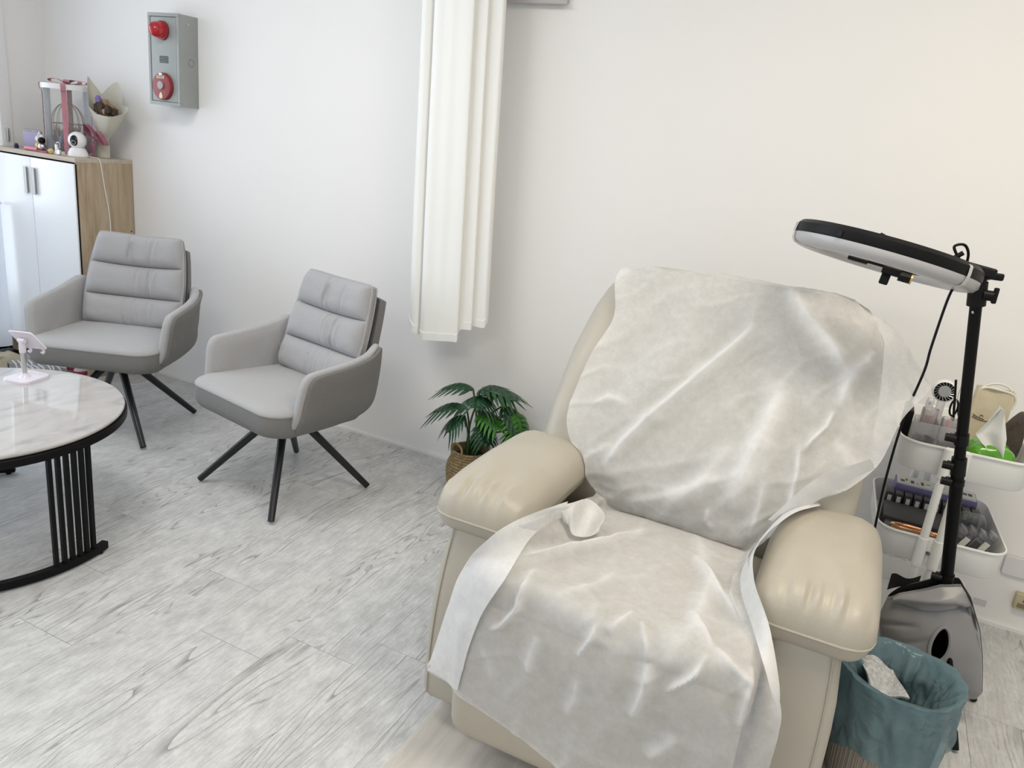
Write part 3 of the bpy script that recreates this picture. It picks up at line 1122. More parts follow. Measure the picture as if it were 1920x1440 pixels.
# ------------------------------------------------------------------ swivel chairs
def make_chair(label):
    t = thing('swivel_chair', label, 'chair', group='grey swivel chairs along the wall')
    # legs and hub
    hub = build('hub', join(cyl((0, 0, 0.285), 0.052, 0.05, 24, r2=0.06), cyl((0, 0, 0.33), 0.10, 0.018, 24)), 'leg_metal', t)
    for k in range(4):
        a = PI / 4 + k * PI / 2
        ca, sa = math.cos(a), math.sin(a)
        pts = [(0.02 * ca, 0.02 * sa, 0.312), (0.055 * ca, 0.055 * sa, 0.302), (0.09 * ca, 0.09 * sa, 0.272), (0.348 * ca, 0.348 * sa, 0.0135)]
        V, F = tube(pts, [0.017, 0.018, 0.0175, 0.0135], 12)
        # cut the foot flat on the floor
        V = [(p[0], p[1], max(p[2], 0.0)) for p in V]
        leg = build('leg', (V, F), 'leg_metal', t)
        leg['spoke'] = 1
    # seat
    outl = []
    for (x, y) in rrect(0.572, 0.512, 0.085, 7):
        y = y - 0.014
        x *= 1.0 - 0.16 * max(0, (y + 0.05) / 0.29) ** 1.5
        y -= 0.012 * (1 - (x / 0.286) ** 2) if y < -0.2 else 0
        outl.append((x, y))

    def seat_top(x, y, h):
        return (x, y, h - 0.010 * max(0, y / 0.3) + 0.006 * max(0, -y / 0.3 - 0.6))

    def seat_low(x, y, h):
        return (x, y, h + 0.012 * max(0, -y / 0.3) - (0.012 * (1 - abs(y) / 0.35) if h < 0.352 else 0))
    build('seat_base', pill(outl, [(0, 0.345), (0.6, 0.345), (0.88, 0.346), (0.955, 0.350), (0.99, 0.361), (1.0, 0.378), (1.0, 0.430), (0.985, 0.442), (0.0, 0.442)], seat_low), 'fab_dark', t, angle=80)
    build('seat_cushion', pill(outl, [(0, 0.435), (0.98, 0.435), (1.004, 0.440), (1.004, 0.446), (0.985, 0.455), (0.94, 0.463), (0.85, 0.468), (0.6, 0.473), (0.3, 0.476), (0, 0.477)], seat_top), 'fab_light', t, angle=80)
    # arms: light inner slab with a dark outer shell
    prof = chaikin([(-0.195, 0.372), (-0.178, 0.500), (-0.158, 0.602), (-0.085, 0.610), (0.06, 0.622), (0.16, 0.640), (0.235, 0.678),
                    (0.262, 0.60), (0.258, 0.485), (0.215, 0.395), (0.10, 0.352), (-0.06, 0.338), (-0.17, 0.342)], 3)

    def arm_x(y, z):
        x = 0.316 - 0.028 * max(0, y / 0.25) ** 2 - 0.04 * max(0, (y - 0.14) / 0.12) ** 2
        x -= 0.055 * max(0, (0.44 - z) / 0.1) ** 2
        x += 0.012 * (z - 0.5) / 0.1
        return x
    for s in (-1, 1):
        lv = [(0, 0.0), (0.5, 0.0), (0.93, 0.0), (0.975, 0.005), (1.0, 0.015), (1.0, 0.026), (0.985, 0.034), (0.9, 0.038), (0.4, 0.038), (0, 0.038)]
        arm = build('arm', pill(prof, lv, lambda a, b, h: (s * (arm_x(a, b) - 0.038 + h), a, b)), 'fab_light', t, angle=80)
        lv = [(0, 0.0), (0.93, 0.0), (0.955, 0.004), (0.965, 0.012), (0.955, 0.020), (0.90, 0.024), (0.45, 0.026), (0, 0.026)]
        build('outer_shell', pill(prof, lv, lambda a, b, h: (s * (arm_x(a, b) - 0.012 + h), a + 0.010, b - 0.004)), 'fab_dark', t, angle=80)
    # backrest cushion
    B0, B1 = Vector((0, 0.146, 0.455)), Vector((0, 0.284, 0.878))
    ax = (B1 - B0)
    H = ax.length
    ax.normalize()
    nrm = Vector((0, -ax.z, ax.y))

    def outline(u, v):
        # unit square (-1..1) to a soft cornered panel, corners of the top edge raised
        k = 0.34
        x = u * math.sqrt(1 - k * v * v / 2 * (abs(u) ** 6))
        y = v * math.sqrt(1 - k * u * u / 2 * (abs(v) ** 6))
        hw = 0.232 + 0.012 * (-y) - 0.008 * (y + 1) ** 2 * 0.25
        top = 0.024 * (x * x) * max(0, y)
        return x * hw, (y + 1) / 2 * H + top - 0.006
    rw = random.Random(11)
    pleats = [[(rw.uniform(-0.22, 0.36), rw.uniform(0.014, 0.035), rw.uniform(0.2, 1.0), rw.uniform(-2.5, 2.5)) for _ in range(7)] for _ in range(3)]

    def front(u, v):
        U, Vv = 2 * u - 1, 2 * v - 1
        x, h = outline(U, Vv)
        sv = v * 3
        k = min(2, int(sv))
        s_ = sv - k
        seg = max(0, 1 - abs(2 * s_ - 1) ** 2.8) ** 0.55
        ed = max(0, 1 - abs(U) ** 10) ** 0.5
        d = 0.006 + 0.046 * seg * (0.25 + 0.75 * ed) * ed
        for (c, w, a, tl) in pleats[k]:
            q = U - c - tl * 0.05 * (s_ - 0.5)
            d -= 0.0105 * a * math.exp(-(q / w) ** 2) * (0.35 + 0.65 * abs(2 * s_ - 1) ** 1.5) * seg * ed
            d += 0.006 * a * math.exp(-((q - 1.8 * w) / w) ** 2) * seg * ed
        d += 0.0015 * noise.noise(Vector((U * 5, v * 14, 3)))
        bowl = 0.018 * U * U
        p = B0 + ax * h + nrm * (d + bowl) + Vector((x, 0, 0))
        return p

    def rear(u, v):
        U, Vv = 2 * u - 1, 2 * v - 1
        x, h = outline(U, Vv)
        return B0 + ax * h + nrm * (-0.022 + 0.018 * U * U) + Vector((x, 0, 0))
    nu, nv = 81, 97
    V1, F1 = surf(nu, nv, front)
    V2, F2 = surf(nu, nv, rear)
    k = len(V1)
    F = F1 + [tuple(i + k for i in reversed(f)) for f in F2]
    rim = list(range(nu)) + [j * nu + nu - 1 for j in range(1, nv)] + [(nv - 1) * nu + i for i in range(nu - 2, -1, -1)] + [j * nu for j in range(nv - 2, 0, -1)]
    for a, b in zip(rim, rim[1:] + rim[:1]):
        F.append((a, b, b + k, a + k))
    cu = build('back_cushion', (V1 + V2, F), 'fab_cush', t, angle=80)
    pipe = [Vector(V1[i]) + nrm * (-0.002) for i in rim[::2]]
    build('piping', tube(pipe, 0.0065, 6, closed=True), 'fab_cush', cu)
    pipe2 = [Vector(V2[i]) for i in rim[::2]]
    build('piping', tube(pipe2, 0.004, 6, closed=True), 'fab_cush', cu)

    def shell(u, v, off):
        U, Vv = 2 * u - 1, 2 * v - 1
        k_ = 0.25
        x = U * math.sqrt(1 - k_ * Vv * Vv / 2 * (abs(U) ** 6))
        y = Vv * math.sqrt(1 - k_ * U * U / 2 * (abs(Vv) ** 6))
        hw = 0.238 + 0.018 * (-y)
        h = -0.085 + (y + 1) / 2 * (H + 0.055)
        low = max(0, -h) / 0.085
        p = B0 + ax * h + nrm * (-0.054 - off + 0.012 * U * U) + Vector((x * hw, 0, 0))
        p.y -= 0.03 * low ** 2
        return p
    A1, G1 = surf(25, 31, lambda u, v: shell(u, v, -0.012))
    A2, G2 = surf(25, 31, lambda u, v: shell(u, v, 0.024))
    k = len(A1)
    G = G1 + [tuple(i + k for i in reversed(f)) for f in G2]
    nu, nv = 25, 31
    rim = list(range(nu)) + [j * nu + nu - 1 for j in range(1, nv)] + [(nv - 1) * nu + i for i in range(nu - 2, -1, -1)] + [j * nu for j in range(nv - 2, 0, -1)]
    for a, b in zip(rim, rim[1:] + rim[:1]):
        G.append((a, b, b + k, a + k))
    build('back_shell', (A1 + A2, G), 'fab_dark', t, angle=60)
    return t


ch1 = make_chair('grey swivel chair beside the white cabinet, farther of the pair')
ch1.location = (-3.105, 2.387, 0)
ch1.rotation_euler.z = math.radians(24.4)
ch2 = copy_tree(ch1)
ch2['label'] = 'grey swivel chair standing nearer the hanging curtain'
ch2.location = (-2.062, 2.358, 0)
ch2.rotation_euler.z = math.radians(-11.9)
for ch in list(ch1.children):
    if ch.name.startswith('leg') or ch.name.startswith('hub'):
        ch.rotation_euler.z = math.radians(-3)

# ------------------------------------------------------------------ coffee table
TX, TY = -2.63, 1.46
tb = thing('coffee_table', 'round glossy marble coffee table on black slatted frame', 'table', (TX, TY, 0))
build('table_top', lathe([(0, 0.438), (0.452, 0.438), (0.458, 0.440), (0.461, 0.444), (0.461, 0.449), (0.458, 0.4525), (0.45, 0.4535), (0, 0.4535)], 96), 'marble', tb, angle=30)
build('rim_band', lathe([(0.40, 0.410), (0.466, 0.410), (0.468, 0.413), (0.468, 0.435), (0.466, 0.438), (0.40, 0.438), (0.40, 0.410)], 96), 'black_metal', tb, angle=30)


def arc_bar(r0, r1, z0, z1, a0, a1, n=48):
    V, F = [], []
    for k in range(n + 1):
        a = math.radians(a0 + (a1 - a0) * k / n)
        c, s = math.cos(a), math.sin(a)
        V += [(r0 * c, r0 * s, z0), (r1 * c, r1 * s, z0), (r1 * c, r1 * s, z1), (r0 * c, r0 * s, z1)]
    for k in range(n):
        for q in range(4):
            F.append((k * 4 + q, k * 4 + (q + 1) % 4, k * 4 + 4 + (q + 1) % 4, k * 4 + 4 + q))
    F += [(3, 2, 1, 0), tuple(n * 4 + q for q in range(4))]
    return V, F


for a0, a1 in ((17.5, -140), (136, 192)):
    build('base_bar', arc_bar(0.450, 0.472, 0.008, 0.034, a0, a1), 'black_metal', tb, angle=30)
slat_angles = [10.5 - 3.4 * k for k in range(6)] + [-122 - 3.4 * k for k in range(6)] + [152 + 3.4 * k for k in range(6)]
for a in slat_angles:
    V, F = box(0.455, 0.468, -0.0065, 0.0065, 0.03, 0.412)
    build('slat', rot((V, F), 'Z', math.radians(a)), 'black_metal', tb, smooth=False)
for a in (14, -136, 139, 189):
    build('foot', rot(cyl((0.461, 0, 0.0), 0.010, 0.012, 14), 'Z', math.radians(a)), 'black_plastic', tb)

# phone stand on the table
M['lilac'] = mat('pale_lilac_plastic', (0.72, 0.67, 0.74), 0.3, coat=0.3)
ps = thing('phone_stand', 'pale lilac phone stand on the marble table', 'phone stand', (-2.79, 1.752, 0.4535), math.radians(11))
base = rrect(0.112, 0.132, 0.028, 6)
build('base', pill(base, [(0, 0), (1, 0), (1.0, 0.006), (0.97, 0.009), (0.6, 0.0095), (0, 0.0095)], lambda x, y, h: (x, y, h)), 'lilac', ps, angle=50)
build('socket', lathe([(0, 0.009), (0.022, 0.009), (0.016, 0.013), (0.0095, 0.022), (0.0085, 0.026), (0, 0.026)], 20, (0.0, -0.008, 0)), 'lilac', ps)
build('rod', cyl((0.0, -0.008, 0.022), 0.0088, 0.11, 16), 'chrome', ps)
build('sleeve', lathe([(0, 0.105), (0.0118, 0.105), (0.0122, 0.125), (0.0105, 0.15), (0, 0.15)], 16, (0, -0.008, 0)), 'lilac', ps)
cr = rrect(0.088, 0.086, 0.010, 5)


RB = Matrix.Rotation(math.radians(-11), 3, 'Z')
C_W = RB @ Vector((0.90, 0.436, 0.0)).normalized()
C_D = RB @ Vector((0.021, 0.049, -0.074)).normalized()
C_N = C_W.cross(C_D)


def cradle(x, y, h):
    p = Vector((0.010, 0.010, 0.152)) + C_W * x + C_D * y - C_N * h
    return tuple(p)


build('cradle', pill(cr, [(0, 0), (1, 0), (1.0, 0.004), (0.97, 0.006), (0, 0.006)], cradle), 'lilac', ps, angle=50)
for s in (-1, 1):
    hk = [cradle(s * 0.024, 0.040, 0.003), cradle(s * 0.024, 0.052, 0.006), cradle(s * 0.024, 0.054, 0.016), cradle(s * 0.024, 0.046, 0.019)]
    build('hook', tube(catmull(hk, 4), 0.004, 8), 'lilac', ps)
build('hinge', cyl((-0.014, -0.008, 0.15), 0.009, 0.028, 14, axis='X'), 'lilac', ps)

# ------------------------------------------------------------------ cabinet
CX0, CX1, CY0, CY1, CZ = -4.435, -3.77, 2.712, 3.04, 1.185
cb = thing('shoe_cabinet', 'tall oak cabinet with two white doors in the corner', 'cabinet', ((CX0 + CX1) / 2, (CY0 + CY1) / 2, 0))
build('top_panel', box(CX0, CX1, CY0 - 0.006, CY1, CZ - 0.022, CZ, 0.0015), 'oak_edge', cb, True)
build('side_panel', box(CX1 - 0.018, CX1, CY0 + 0.004, CY1, 0.0, CZ - 0.022, 0.001), 'oak', cb, True)
build('side_panel', box(CX0, CX0 + 0.018, CY0 + 0.004, CY1, 0.0, CZ - 0.022, 0.001), 'oak', cb, True)
build('back_panel', box(CX0 + 0.018, CX1 - 0.018, CY1 - 0.008, CY1, 0.0, CZ - 0.022), 'white_door', cb, True)
build('shelf', box(CX0 + 0.018, CX1 - 0.018, CY0 + 0.02, CY1 - 0.008, 0.135, 0.153), 'oak', cb, True)
build('bottom_panel', box(CX0 + 0.018, CX1 - 0.018, CY0 + 0.02, CY1 - 0.008, 0.0, 0.018), 'white_door', cb, True)
mid = -4.117
for x0, x1, hx in ((CX0 + 0.004, mid - 0.0018, mid - 0.0435), (mid + 0.0018, CX1 - 0.006, mid + 0.0215)):
    d = build('door', box(x0, x1, CY0 - 0.012, CY0 + 0.004, 0.135, CZ - 0.030, 0.0015), 'white_door', cb, True)
    build('handle', join(box(hx, hx + 0.022, CY0 - 0.025, CY0 - 0.020, 0.965, 1.105), box(hx + 0.004, hx + 0.018, CY0 - 0.021, CY0 - 0.012, 0.970, 1.100)), 'handle', d, True)
build('edge_strip', box(CX1 - 0.0085, CX1 - 0.0035, CY0 - 0.004, CY0 + 0.003, 0.135, CZ - 0.030), 'black_plastic', cb, True)
build('screw_cap', cyl((CX1, CY1 - 0.02, 0.80), 0.004, 0.0015, 10, axis='X'), 'black_plastic', cb, True)

# security camera with cable
sc = thing('security_camera', 'white ball shaped security camera on the cabinet', 'camera', (-3.872, 2.80, CZ))
build('base', lathe([(0, 0), (0.046, 0), (0.049, 0.004), (0.048, 0.018), (0.040, 0.036), (0.030, 0.046), (0, 0.046)], 32), 'white_plastic', sc)
hd = build('head', lathe([(0.044 * math.sin(PI * k / 16), 0.082 - 0.044 * math.cos(PI * k / 16)) for k in range(17)], 32), 'white_plastic', sc)


def on_ball(a, b, r):  # a: azimuth from the lens direction, b: elevation
    d0 = math.radians(-36)
    return (r * math.cos(b) * math.cos(d0 + a), r * math.cos(b) * math.sin(d0 + a), 0.082 + r * math.sin(b))


fc = chaikin([(-0.45, 0.65), (0.45, 0.65), (0.45, -0.65), (-0.45, -0.65)], 3)
build('face', pill(fc, [(0, 0.0445), (0.5, 0.0445), (0.8, 0.0445), (0.95, 0.0445), (1, 0.0435)], lambda x, y, h: on_ball(x - 0.42, y, h + 0.0003)), 'black_gloss', hd, angle=80)
ln = [on_ball(-0.42 + 0.22 * math.cos(q), -0.22 + 0.22 * math.sin(q), 0.0452) for q in np.linspace(0, 2 * PI, 20, endpoint=False)]
build('lens_ring', tube(ln, 0.0012, 6, closed=True), 'chrome', hd)
cab = [(-3.83, 2.83, CZ + 0.006), (-3.80, 2.838, CZ + 0.004), (-3.778, 2.843, CZ + 0.003), (-3.765, 2.846, CZ - 0.02), (-3.763, 2.86, 1.05),
       (-3.763, 2.885, 0.86), (-3.762, 2.88, 0.6), (-3.755, 2.89, 0.3), (-3.73, 2.9, 0.05), (-3.66, 2.86, 0.004), (-3.60, 2.80, 0.004), (-3.52, 2.82, 0.004), (-3.50, 2.90, 0.03), (-3.55, 2.97, 0.10)]
build('cable', tube(catmull(cab, 8), 0.0022, 6), 'white_plastic', sc, True)

# clear gift drum with a pink ribbon
M['pink'] = mat('dusty_pink_ribbon', (0.50, 0.20, 0.24), 0.35, sheen=0.3, var=0.12, vscale=30)
M['mauve'] = mat('mauve_satin', (0.36, 0.10, 0.16), 0.28, sheen=0.3, var=0.25, vscale=40)
GX, GY = -4.025, 2.865
gb = thing('gift_drum', 'clear round gift box with white lid and pink ribbon', 'gift box', (GX, GY, CZ))
build('wall', lathe([(0.108, 0.014), (0.108, 0.332)], 48), 'clear', gb)
build('base', lathe([(0, 0), (0.113, 0), (0.113, 0.016), (0, 0.016)], 48), 'white_plastic', gb, angle=30)
lid = build('lid', lathe([(0, 0.352), (0.116, 0.352), (0.118, 0.350), (0.118, 0.326), (0.112, 0.326), (0.112, 0.340), (0, 0.340)], 48), 'white_plastic', gb, angle=30)


def ribbon(pts, w, side):
    P = catmull(pts, 8)
    s = Vector(side).normalized() * (w / 2)
    V, F = [], []
    for p in P:
        V += [tuple(p - s), tuple(p + s)]
    F = [(2 * i, 2 * i + 1, 2 * i + 3, 2 * i + 2) for i in range(len(P) - 1)]
    k = len(V)
    nrm_ = []
    V2 = []
    for i, p in enumerate(P):
        t_ = (P[min(i + 1, len(P) - 1)] - P[max(i - 1, 0)]).normalized()
        n_ = t_.cross(s).normalized() * 0.0012
        V2 += [tuple(Vector(V[2 * i]) + n_), tuple(Vector(V[2 * i + 1]) + n_)]
    F += [tuple(k + q for q in reversed(f)) for f in F[:]]
    m = len(P) - 1
    for i in range(m):
        F += [(2 * i, 2 * i + 2, k + 2 * i + 2, k + 2 * i), (2 * i + 1, k + 2 * i + 1, k + 2 * i + 3, 2 * i + 3)]
    return V + V2, F


for ang in (math.radians(-42), math.radians(48), math.radians(138), math.radians(-132)):
    c, s = math.cos(ang), math.sin(ang)
    pts = [(0.01 * c, 0.01 * s, 0.354), (0.08 * c, 0.08 * s, 0.355), (0.1205 * c, 0.1205 * s, 0.350), (0.1205 * c, 0.1205 * s, 0.322), (0.112 * c, 0.112 * s, 0.30), (0.1125 * c, 0.1125 * s, 0.15), (0.115 * c, 0.115 * s, 0.005)]
    build('ribbon', ribbon(pts, 0.024, (-s, c, 0)), 'pink', gb)
for k, (dx, dy) in enumerate(((0.10, 0.045), (-0.085, -0.03), (0.06, -0.04), (-0.05, 0.05), (0.105, 0.0))):
    pts = [(0, 0, 0.356), (dx * 0.5, dy * 0.5, 0.376), (dx, dy, 0.372), (dx * 0.95, dy * 0.9, 0.362), (dx * 0.4, dy * 0.4, 0.358)]
    build('bow_loop', ribbon(pts, 0.026, (-dy, dx, 0)), 'pink', gb)

# gilt birdcage with dried grass, inside the drum
M['wire'] = mat('bronze_wire', (0.22, 0.15, 0.09), 0.4, metal=0.7)
M['straw'] = mat('dried_grass', (0.36, 0.24, 0.14), 0.9, var=0.3, vscale=60)
M['dust_blue'] = mat('dried_blue_flower', (0.30, 0.30, 0.40), 0.9, var=0.3, vscale=60)
bc = thing('birdcage', 'small bronze wire birdcage of dried flowers inside the clear box', 'birdcage', (GX, GY, CZ + 0.016))
build('base_plate', lathe([(0, 0), (0.082, 0), (0.084, 0.006), (0.078, 0.012), (0, 0.012)], 32), 'wire', bc)
for k in range(14):
    a = 2 * PI * k / 14
    pts = [(0.076 * math.cos(a), 0.076 * math.sin(a), 0.01), (0.078 * math.cos(a), 0.078 * math.sin(a), 0.14)]
    for q in range(1, 7):
        b = q / 6 * PI / 2
        pts.append((0.078 * math.cos(a) * math.cos(b), 0.078 * math.sin(a) * math.cos(b), 0.14 + 0.105 * math.sin(b)))
    build('wire', tube(pts, 0.0014, 5), 'wire', bc)
for z in (0.06, 0.14):
    build('hoop', tube([(0.078 * math.cos(a), 0.078 * math.sin(a), z) for a in np.linspace(0, 2 * PI, 30, endpoint=False)], 0.0016, 5, closed=True), 'wire', bc)
rg = random.Random(5)


def tuft(rng, n, r, h0, h1, w):
    V, F = [], []
    for _ in range(n):
        a = rng.uniform(0, 2 * PI)
        q = r * math.sqrt(rng.random())
        x, y = q * math.cos(a), q * math.sin(a)
        h = rng.uniform(h0, h1)
        lx, ly = rng.uniform(-0.03, 0.03), rng.uniform(-0.03, 0.03)
        b = rng.uniform(0, PI)
        dx, dy = w * math.cos(b), w * math.sin(b)
        k = len(V)
        V += [(x - dx * 0.4, y - dy * 0.4, 0.012), (x + dx * 0.4, y + dy * 0.4, 0.012), (x + lx * 0.6 + dx, y + ly * 0.6 + dy, h * 0.75), (x + lx, y + ly, h), (x + lx * 0.6 - dx, y + ly * 0.6 - dy, h * 0.75)]
        F.append((k, k + 1, k + 2, k + 3, k + 4))
    return V, F


tag(build('dried_grass', tuft(rg, 90, 0.055, 0.06, 0.15, 0.005), 'straw', bc, smooth=False), kind='stuff')
tag(build('dried_petals', tuft(rg, 40, 0.07, 0.05, 0.14, 0.007), 'dust_blue', bc, smooth=False), kind='stuff')

# paper bouquet leaning on the wall
M['kraft'] = mat('cream_wrapping_paper', (0.56, 0.53, 0.44), 0.7, var=0.06, vscale=14, bump=0.5, bscale=26)
M['violet'] = mat('violet_flower', (0.24, 0.17, 0.42), 0.8, var=0.3, vscale=70)
M['dry_dark'] = mat('dark_dried_flower', (0.07, 0.045, 0.03), 0.9, var=0.4, vscale=60)
bq = thing('bouquet', 'dried flower bouquet in cream paper leaning on the wall', 'bouquet', (-3.86, 2.93, CZ))
bdir = Vector((0.30, -0.10, 0.93)).normalized()
bs = bdir.cross(Vector((0, 1, 0))).normalized()
bn = bs.cross(bdir)


def cone(a, t, r, lift=0.0):
    p = bdir * t + bs * (r * math.cos(a)) + bn * (r * math.sin(a) * 0.48)
    return (p.x, p.y, max(p.z, 0.001))


def wrap(u, v):
    a = -PI * 1.15 + u * 2 * PI * 1.0
    aa = (a + PI) % (2 * PI) - PI
    tmax = np.interp(aa, [-3.15, -2.6, -1.5, -0.55, 0.1, 0.75, 1.35, 1.95, 2.6, 3.15], [0.285, 0.262, 0.235, 0.262, 0.375, 0.300, 0.395, 0.300, 0.320, 0.285])
    t = 0.005 + v * tmax
    w = t / 0.36
    r = 0.040 + 0.0 * w
    r = np.interp(t, [0, 0.07, 0.11, 0.2, 0.30, 0.4], [0.055, 0.045, 0.030, 0.082, 0.130, 0.165])
    r *= 1 + 0.06 * math.sin(a * 5) * (0.4 + w) * 0.7
    return cone(a, t, r)


build('wrapping_paper', surf(64, 28, wrap, 0.0012), 'kraft', bq, angle=70)
for (a, t, r, mname, sz) in ((-1.2, 0.27, 0.035, 'dry_dark', 0.035), (0.3, 0.28, 0.05, 'violet', 0.030), (2.2, 0.27, 0.045, 'straw', 0.035), (-2.4, 0.28, 0.05, 'dry_dark', 0.03), (1.0, 0.29, 0.03, 'straw', 0.03), (-0.3, 0.30, 0.055, 'violet', 0.026), (-0.15, 0.27, 0.055, 'violet', 0.026), (-1.6, 0.25, 0.045, 'dry_dark', 0.03), (-2.0, 0.26, 0.05, 'straw', 0.02), (0.8, 0.27, 0.07, 'dry_dark', 0.03), (2.8, 0.27, 0.06, 'dry_dark', 0.03), (-0.9, 0.26, 0.06, 'dry_dark', 0.03), (1.6, 0.28, 0.05, 'straw', 0.02)):
    c = cone(a, t, r)
    build('flower', sbox(c, (sz * 1.0, sz * 1.0, sz * 1.5), sz * 0.45, 3, lambda p, u: p * (1 + 0.3 * noise.noise(p * 90 + Vector(c) * 30))), mname, bq)
    build('stem', tube([cone(a, 0.06, 0.012), cone(a, t, r)], 0.003, 5), 'straw', bq)
for (a0, sgn, ln_) in ((-1.5, 1, 0.07), (-1.5, -1, 0.085), (-1.2, 1, 0.05), (-1.8, -1, 0.065), (-2.1, -1, 0.05)):
    c = Vector(cone(a0, 0.115, 0.038)) + Vector((0, -0.012, 0))
    pts = [c, c + bs * sgn * ln_ * 0.6 + Vector((0, -0.035, 0.045)), c + bs * sgn * ln_ + Vector((0, -0.015, 0.002)), c + bs * sgn * ln_ * 0.6 + Vector((0, -0.01, -0.022)), c]
    build('bow_loop', ribbon([tuple(q) for q in pts], 0.034, (0.2, -1, 0.1)), 'mauve', bq)
build('bow_knot', sbox(tuple(Vector(cone(-1.5, 0.115, 0.04)) + Vector((0, -0.02, 0))), (0.03, 0.02, 0.03), 0.009, 2), 'mauve', bq)
for sg in (-1, 1):
    c = Vector(cone(-1.5, 0.11, 0.04)) + Vector((0, -0.015, 0))
    pts = [c, c + Vector((sg * 0.015 - 0.02, -0.02, -0.05)), c + Vector((sg * 0.02 - 0.035, -0.018, -0.098))]
    build('bow_tail', ribbon([tuple(q) for q in pts], 0.016, (1, 0, 0.1)), 'mauve', bq)

# small trinkets on the cabinet
M['lilac_paper'] = mat('lilac_card', (0.42, 0.38, 0.55), 0.5, var=0.1, vscale=9)
M['rose'] = mat('rose_plastic', (0.72, 0.25, 0.30), 0.35)
M['gold'] = mat('gold_paint', (0.62, 0.42, 0.16), 0.35, metal=0.5)
M['yellow'] = mat('pale_yellow', (0.70, 0.55, 0.20), 0.5)
M['pearl'] = mat('pearl_white', (0.75, 0.70, 0.68), 0.35)
nb = thing('spiral_notebook', 'lilac spiral notebook standing at the cabinet corner', 'notebook', (-4.23, 2.80, CZ), math.radians(14))
build('cover', box(-0.055, 0.055, -0.006, 0.006, 0.0, 0.098, 0.002), 'lilac_paper', nb)
for k in range(9):
    x = -0.046 + k * 0.0115
    build('ring', tube([(x, 0.008 * math.cos(a), 0.097 + 0.007 * math.sin(a)) for a in np.linspace(0, 2 * PI, 10, endpoint=False)], 0.0012, 5, closed=True), 'chrome', nb)
tag(build('pink_tube', rot(cyl((-4.20, 2.735, CZ + 0.011), 0.0105, 0.09, 16, axis='X'), 'Z', 0.1, (-4.2, 2.735, 0)), 'rose'), 'glossy pink tube lying before the lilac notebook', 'tube')
tag(build('red_card', rot(box(-4.13, -4.02, 2.735, 2.785, CZ, CZ + 0.010, 0.002), 'Z', -0.06, (-4.07, 2.76, 0)), mat('dark_red_card', (0.33, 0.05, 0.08), 0.4)), 'flat dark red box under the small charms', 'box')


def charm(x, y, z, label, m1, m2, s):
    t = thing('plush_charm', label, 'toy', (x, y, z))
    build('body', lathe([(0.021 * s * math.sin(PI * k / 10), 0.02 * s * (1 - math.cos(PI * k / 10))) for k in range(11)], 18), m1, t)
    build('head', lathe([(0.019 * s * math.sin(PI * k / 10), 0.034 * s + 0.018 * s * (1 - math.cos(PI * k / 10))) for k in range(11)], 18), m2, t)
    build('loop', tube([(0.008 * s * math.cos(a), 0, 0.074 * s + 0.008 * s * math.sin(a)) for a in np.linspace(0, 2 * PI, 12, endpoint=False)], 0.0015, 5, closed=True), 'chrome', t)
    return t


charm(-4.120, 2.762, CZ + 0.010, 'small gold and white round charm beside the notebook', 'gold', 'pearl', 1.05)
charm(-4.078, 2.746, CZ + 0.010, 'small black and silver charm near the clear box', 'chrome', 'black_plastic', 0.95)
yb = thing('toy_ball', 'pale yellow toy ball at the cabinet front edge', 'toy', (-3.990, 2.733, CZ))
build('ball', lathe([(0.014 * math.sin(PI * k / 12), 0.014 * (1 - math.cos(PI * k / 12))) for k in range(13)], 20), 'yellow', yb)
build('band', tube([(0.0143 * math.cos(a), 0.0143 * math.sin(a), 0.014) for a in np.linspace(0, 2 * PI, 20, endpoint=False)], 0.0012, 5, closed=True), 'rose', yb)
kc = thing('keychain', 'silver ring keychain standing before the clear box', 'keychain', (-3.945, 2.738, CZ))
build('ring', tube([(0.006 + 0.016 * math.cos(a), 0, 0.048 + 0.016 * math.sin(a)) for a in np.linspace(0, 2 * PI, 20, endpoint=False)], 0.002, 6, closed=True), 'chrome', kc)
build('tag', box(-0.016, 0.002, -0.004, 0.004, 0.0, 0.052, 0.003), 'pearl', kc)
build('clasp', sbox((0.012, 0, 0.014), (0.024, 0.012, 0.028), 0.005, 2), 'chrome', kc)
tag(build('ink_bottle', lathe([(0, 0), (0.011, 0), (0.012, 0.016), (0.008, 0.021), (0.008, 0.026), (0, 0.026)], 18, (-4.29, 2.745, CZ)), mat('navy', (0.02, 0.02, 0.08), 0.3)), 'tiny navy jar at the far cabinet corner', 'jar')

# ------------------------------------------------------------------ shoes by the cabinet
M['clog'] = mat('beige_foam', (0.50, 0.44, 0.32), 0.6)
M['clog_in'] = mat('beige_foam_inside', (0.30, 0.25, 0.17), 0.7)
M['shoe_grey'] = mat('grey_mesh', (0.30, 0.30, 0.30), 0.8, var=0.2, vscale=120)
M['shoe_white'] = mat('white_leatherette', (0.74, 0.75, 0.76), 0.5)
M['slip_red'] = mat('dark_red_sole', (0.32, 0.04, 0.07), 0.5)
M['slip_pale'] = mat('pale_rose_insole', (0.60, 0.52, 0.52), 0.7)


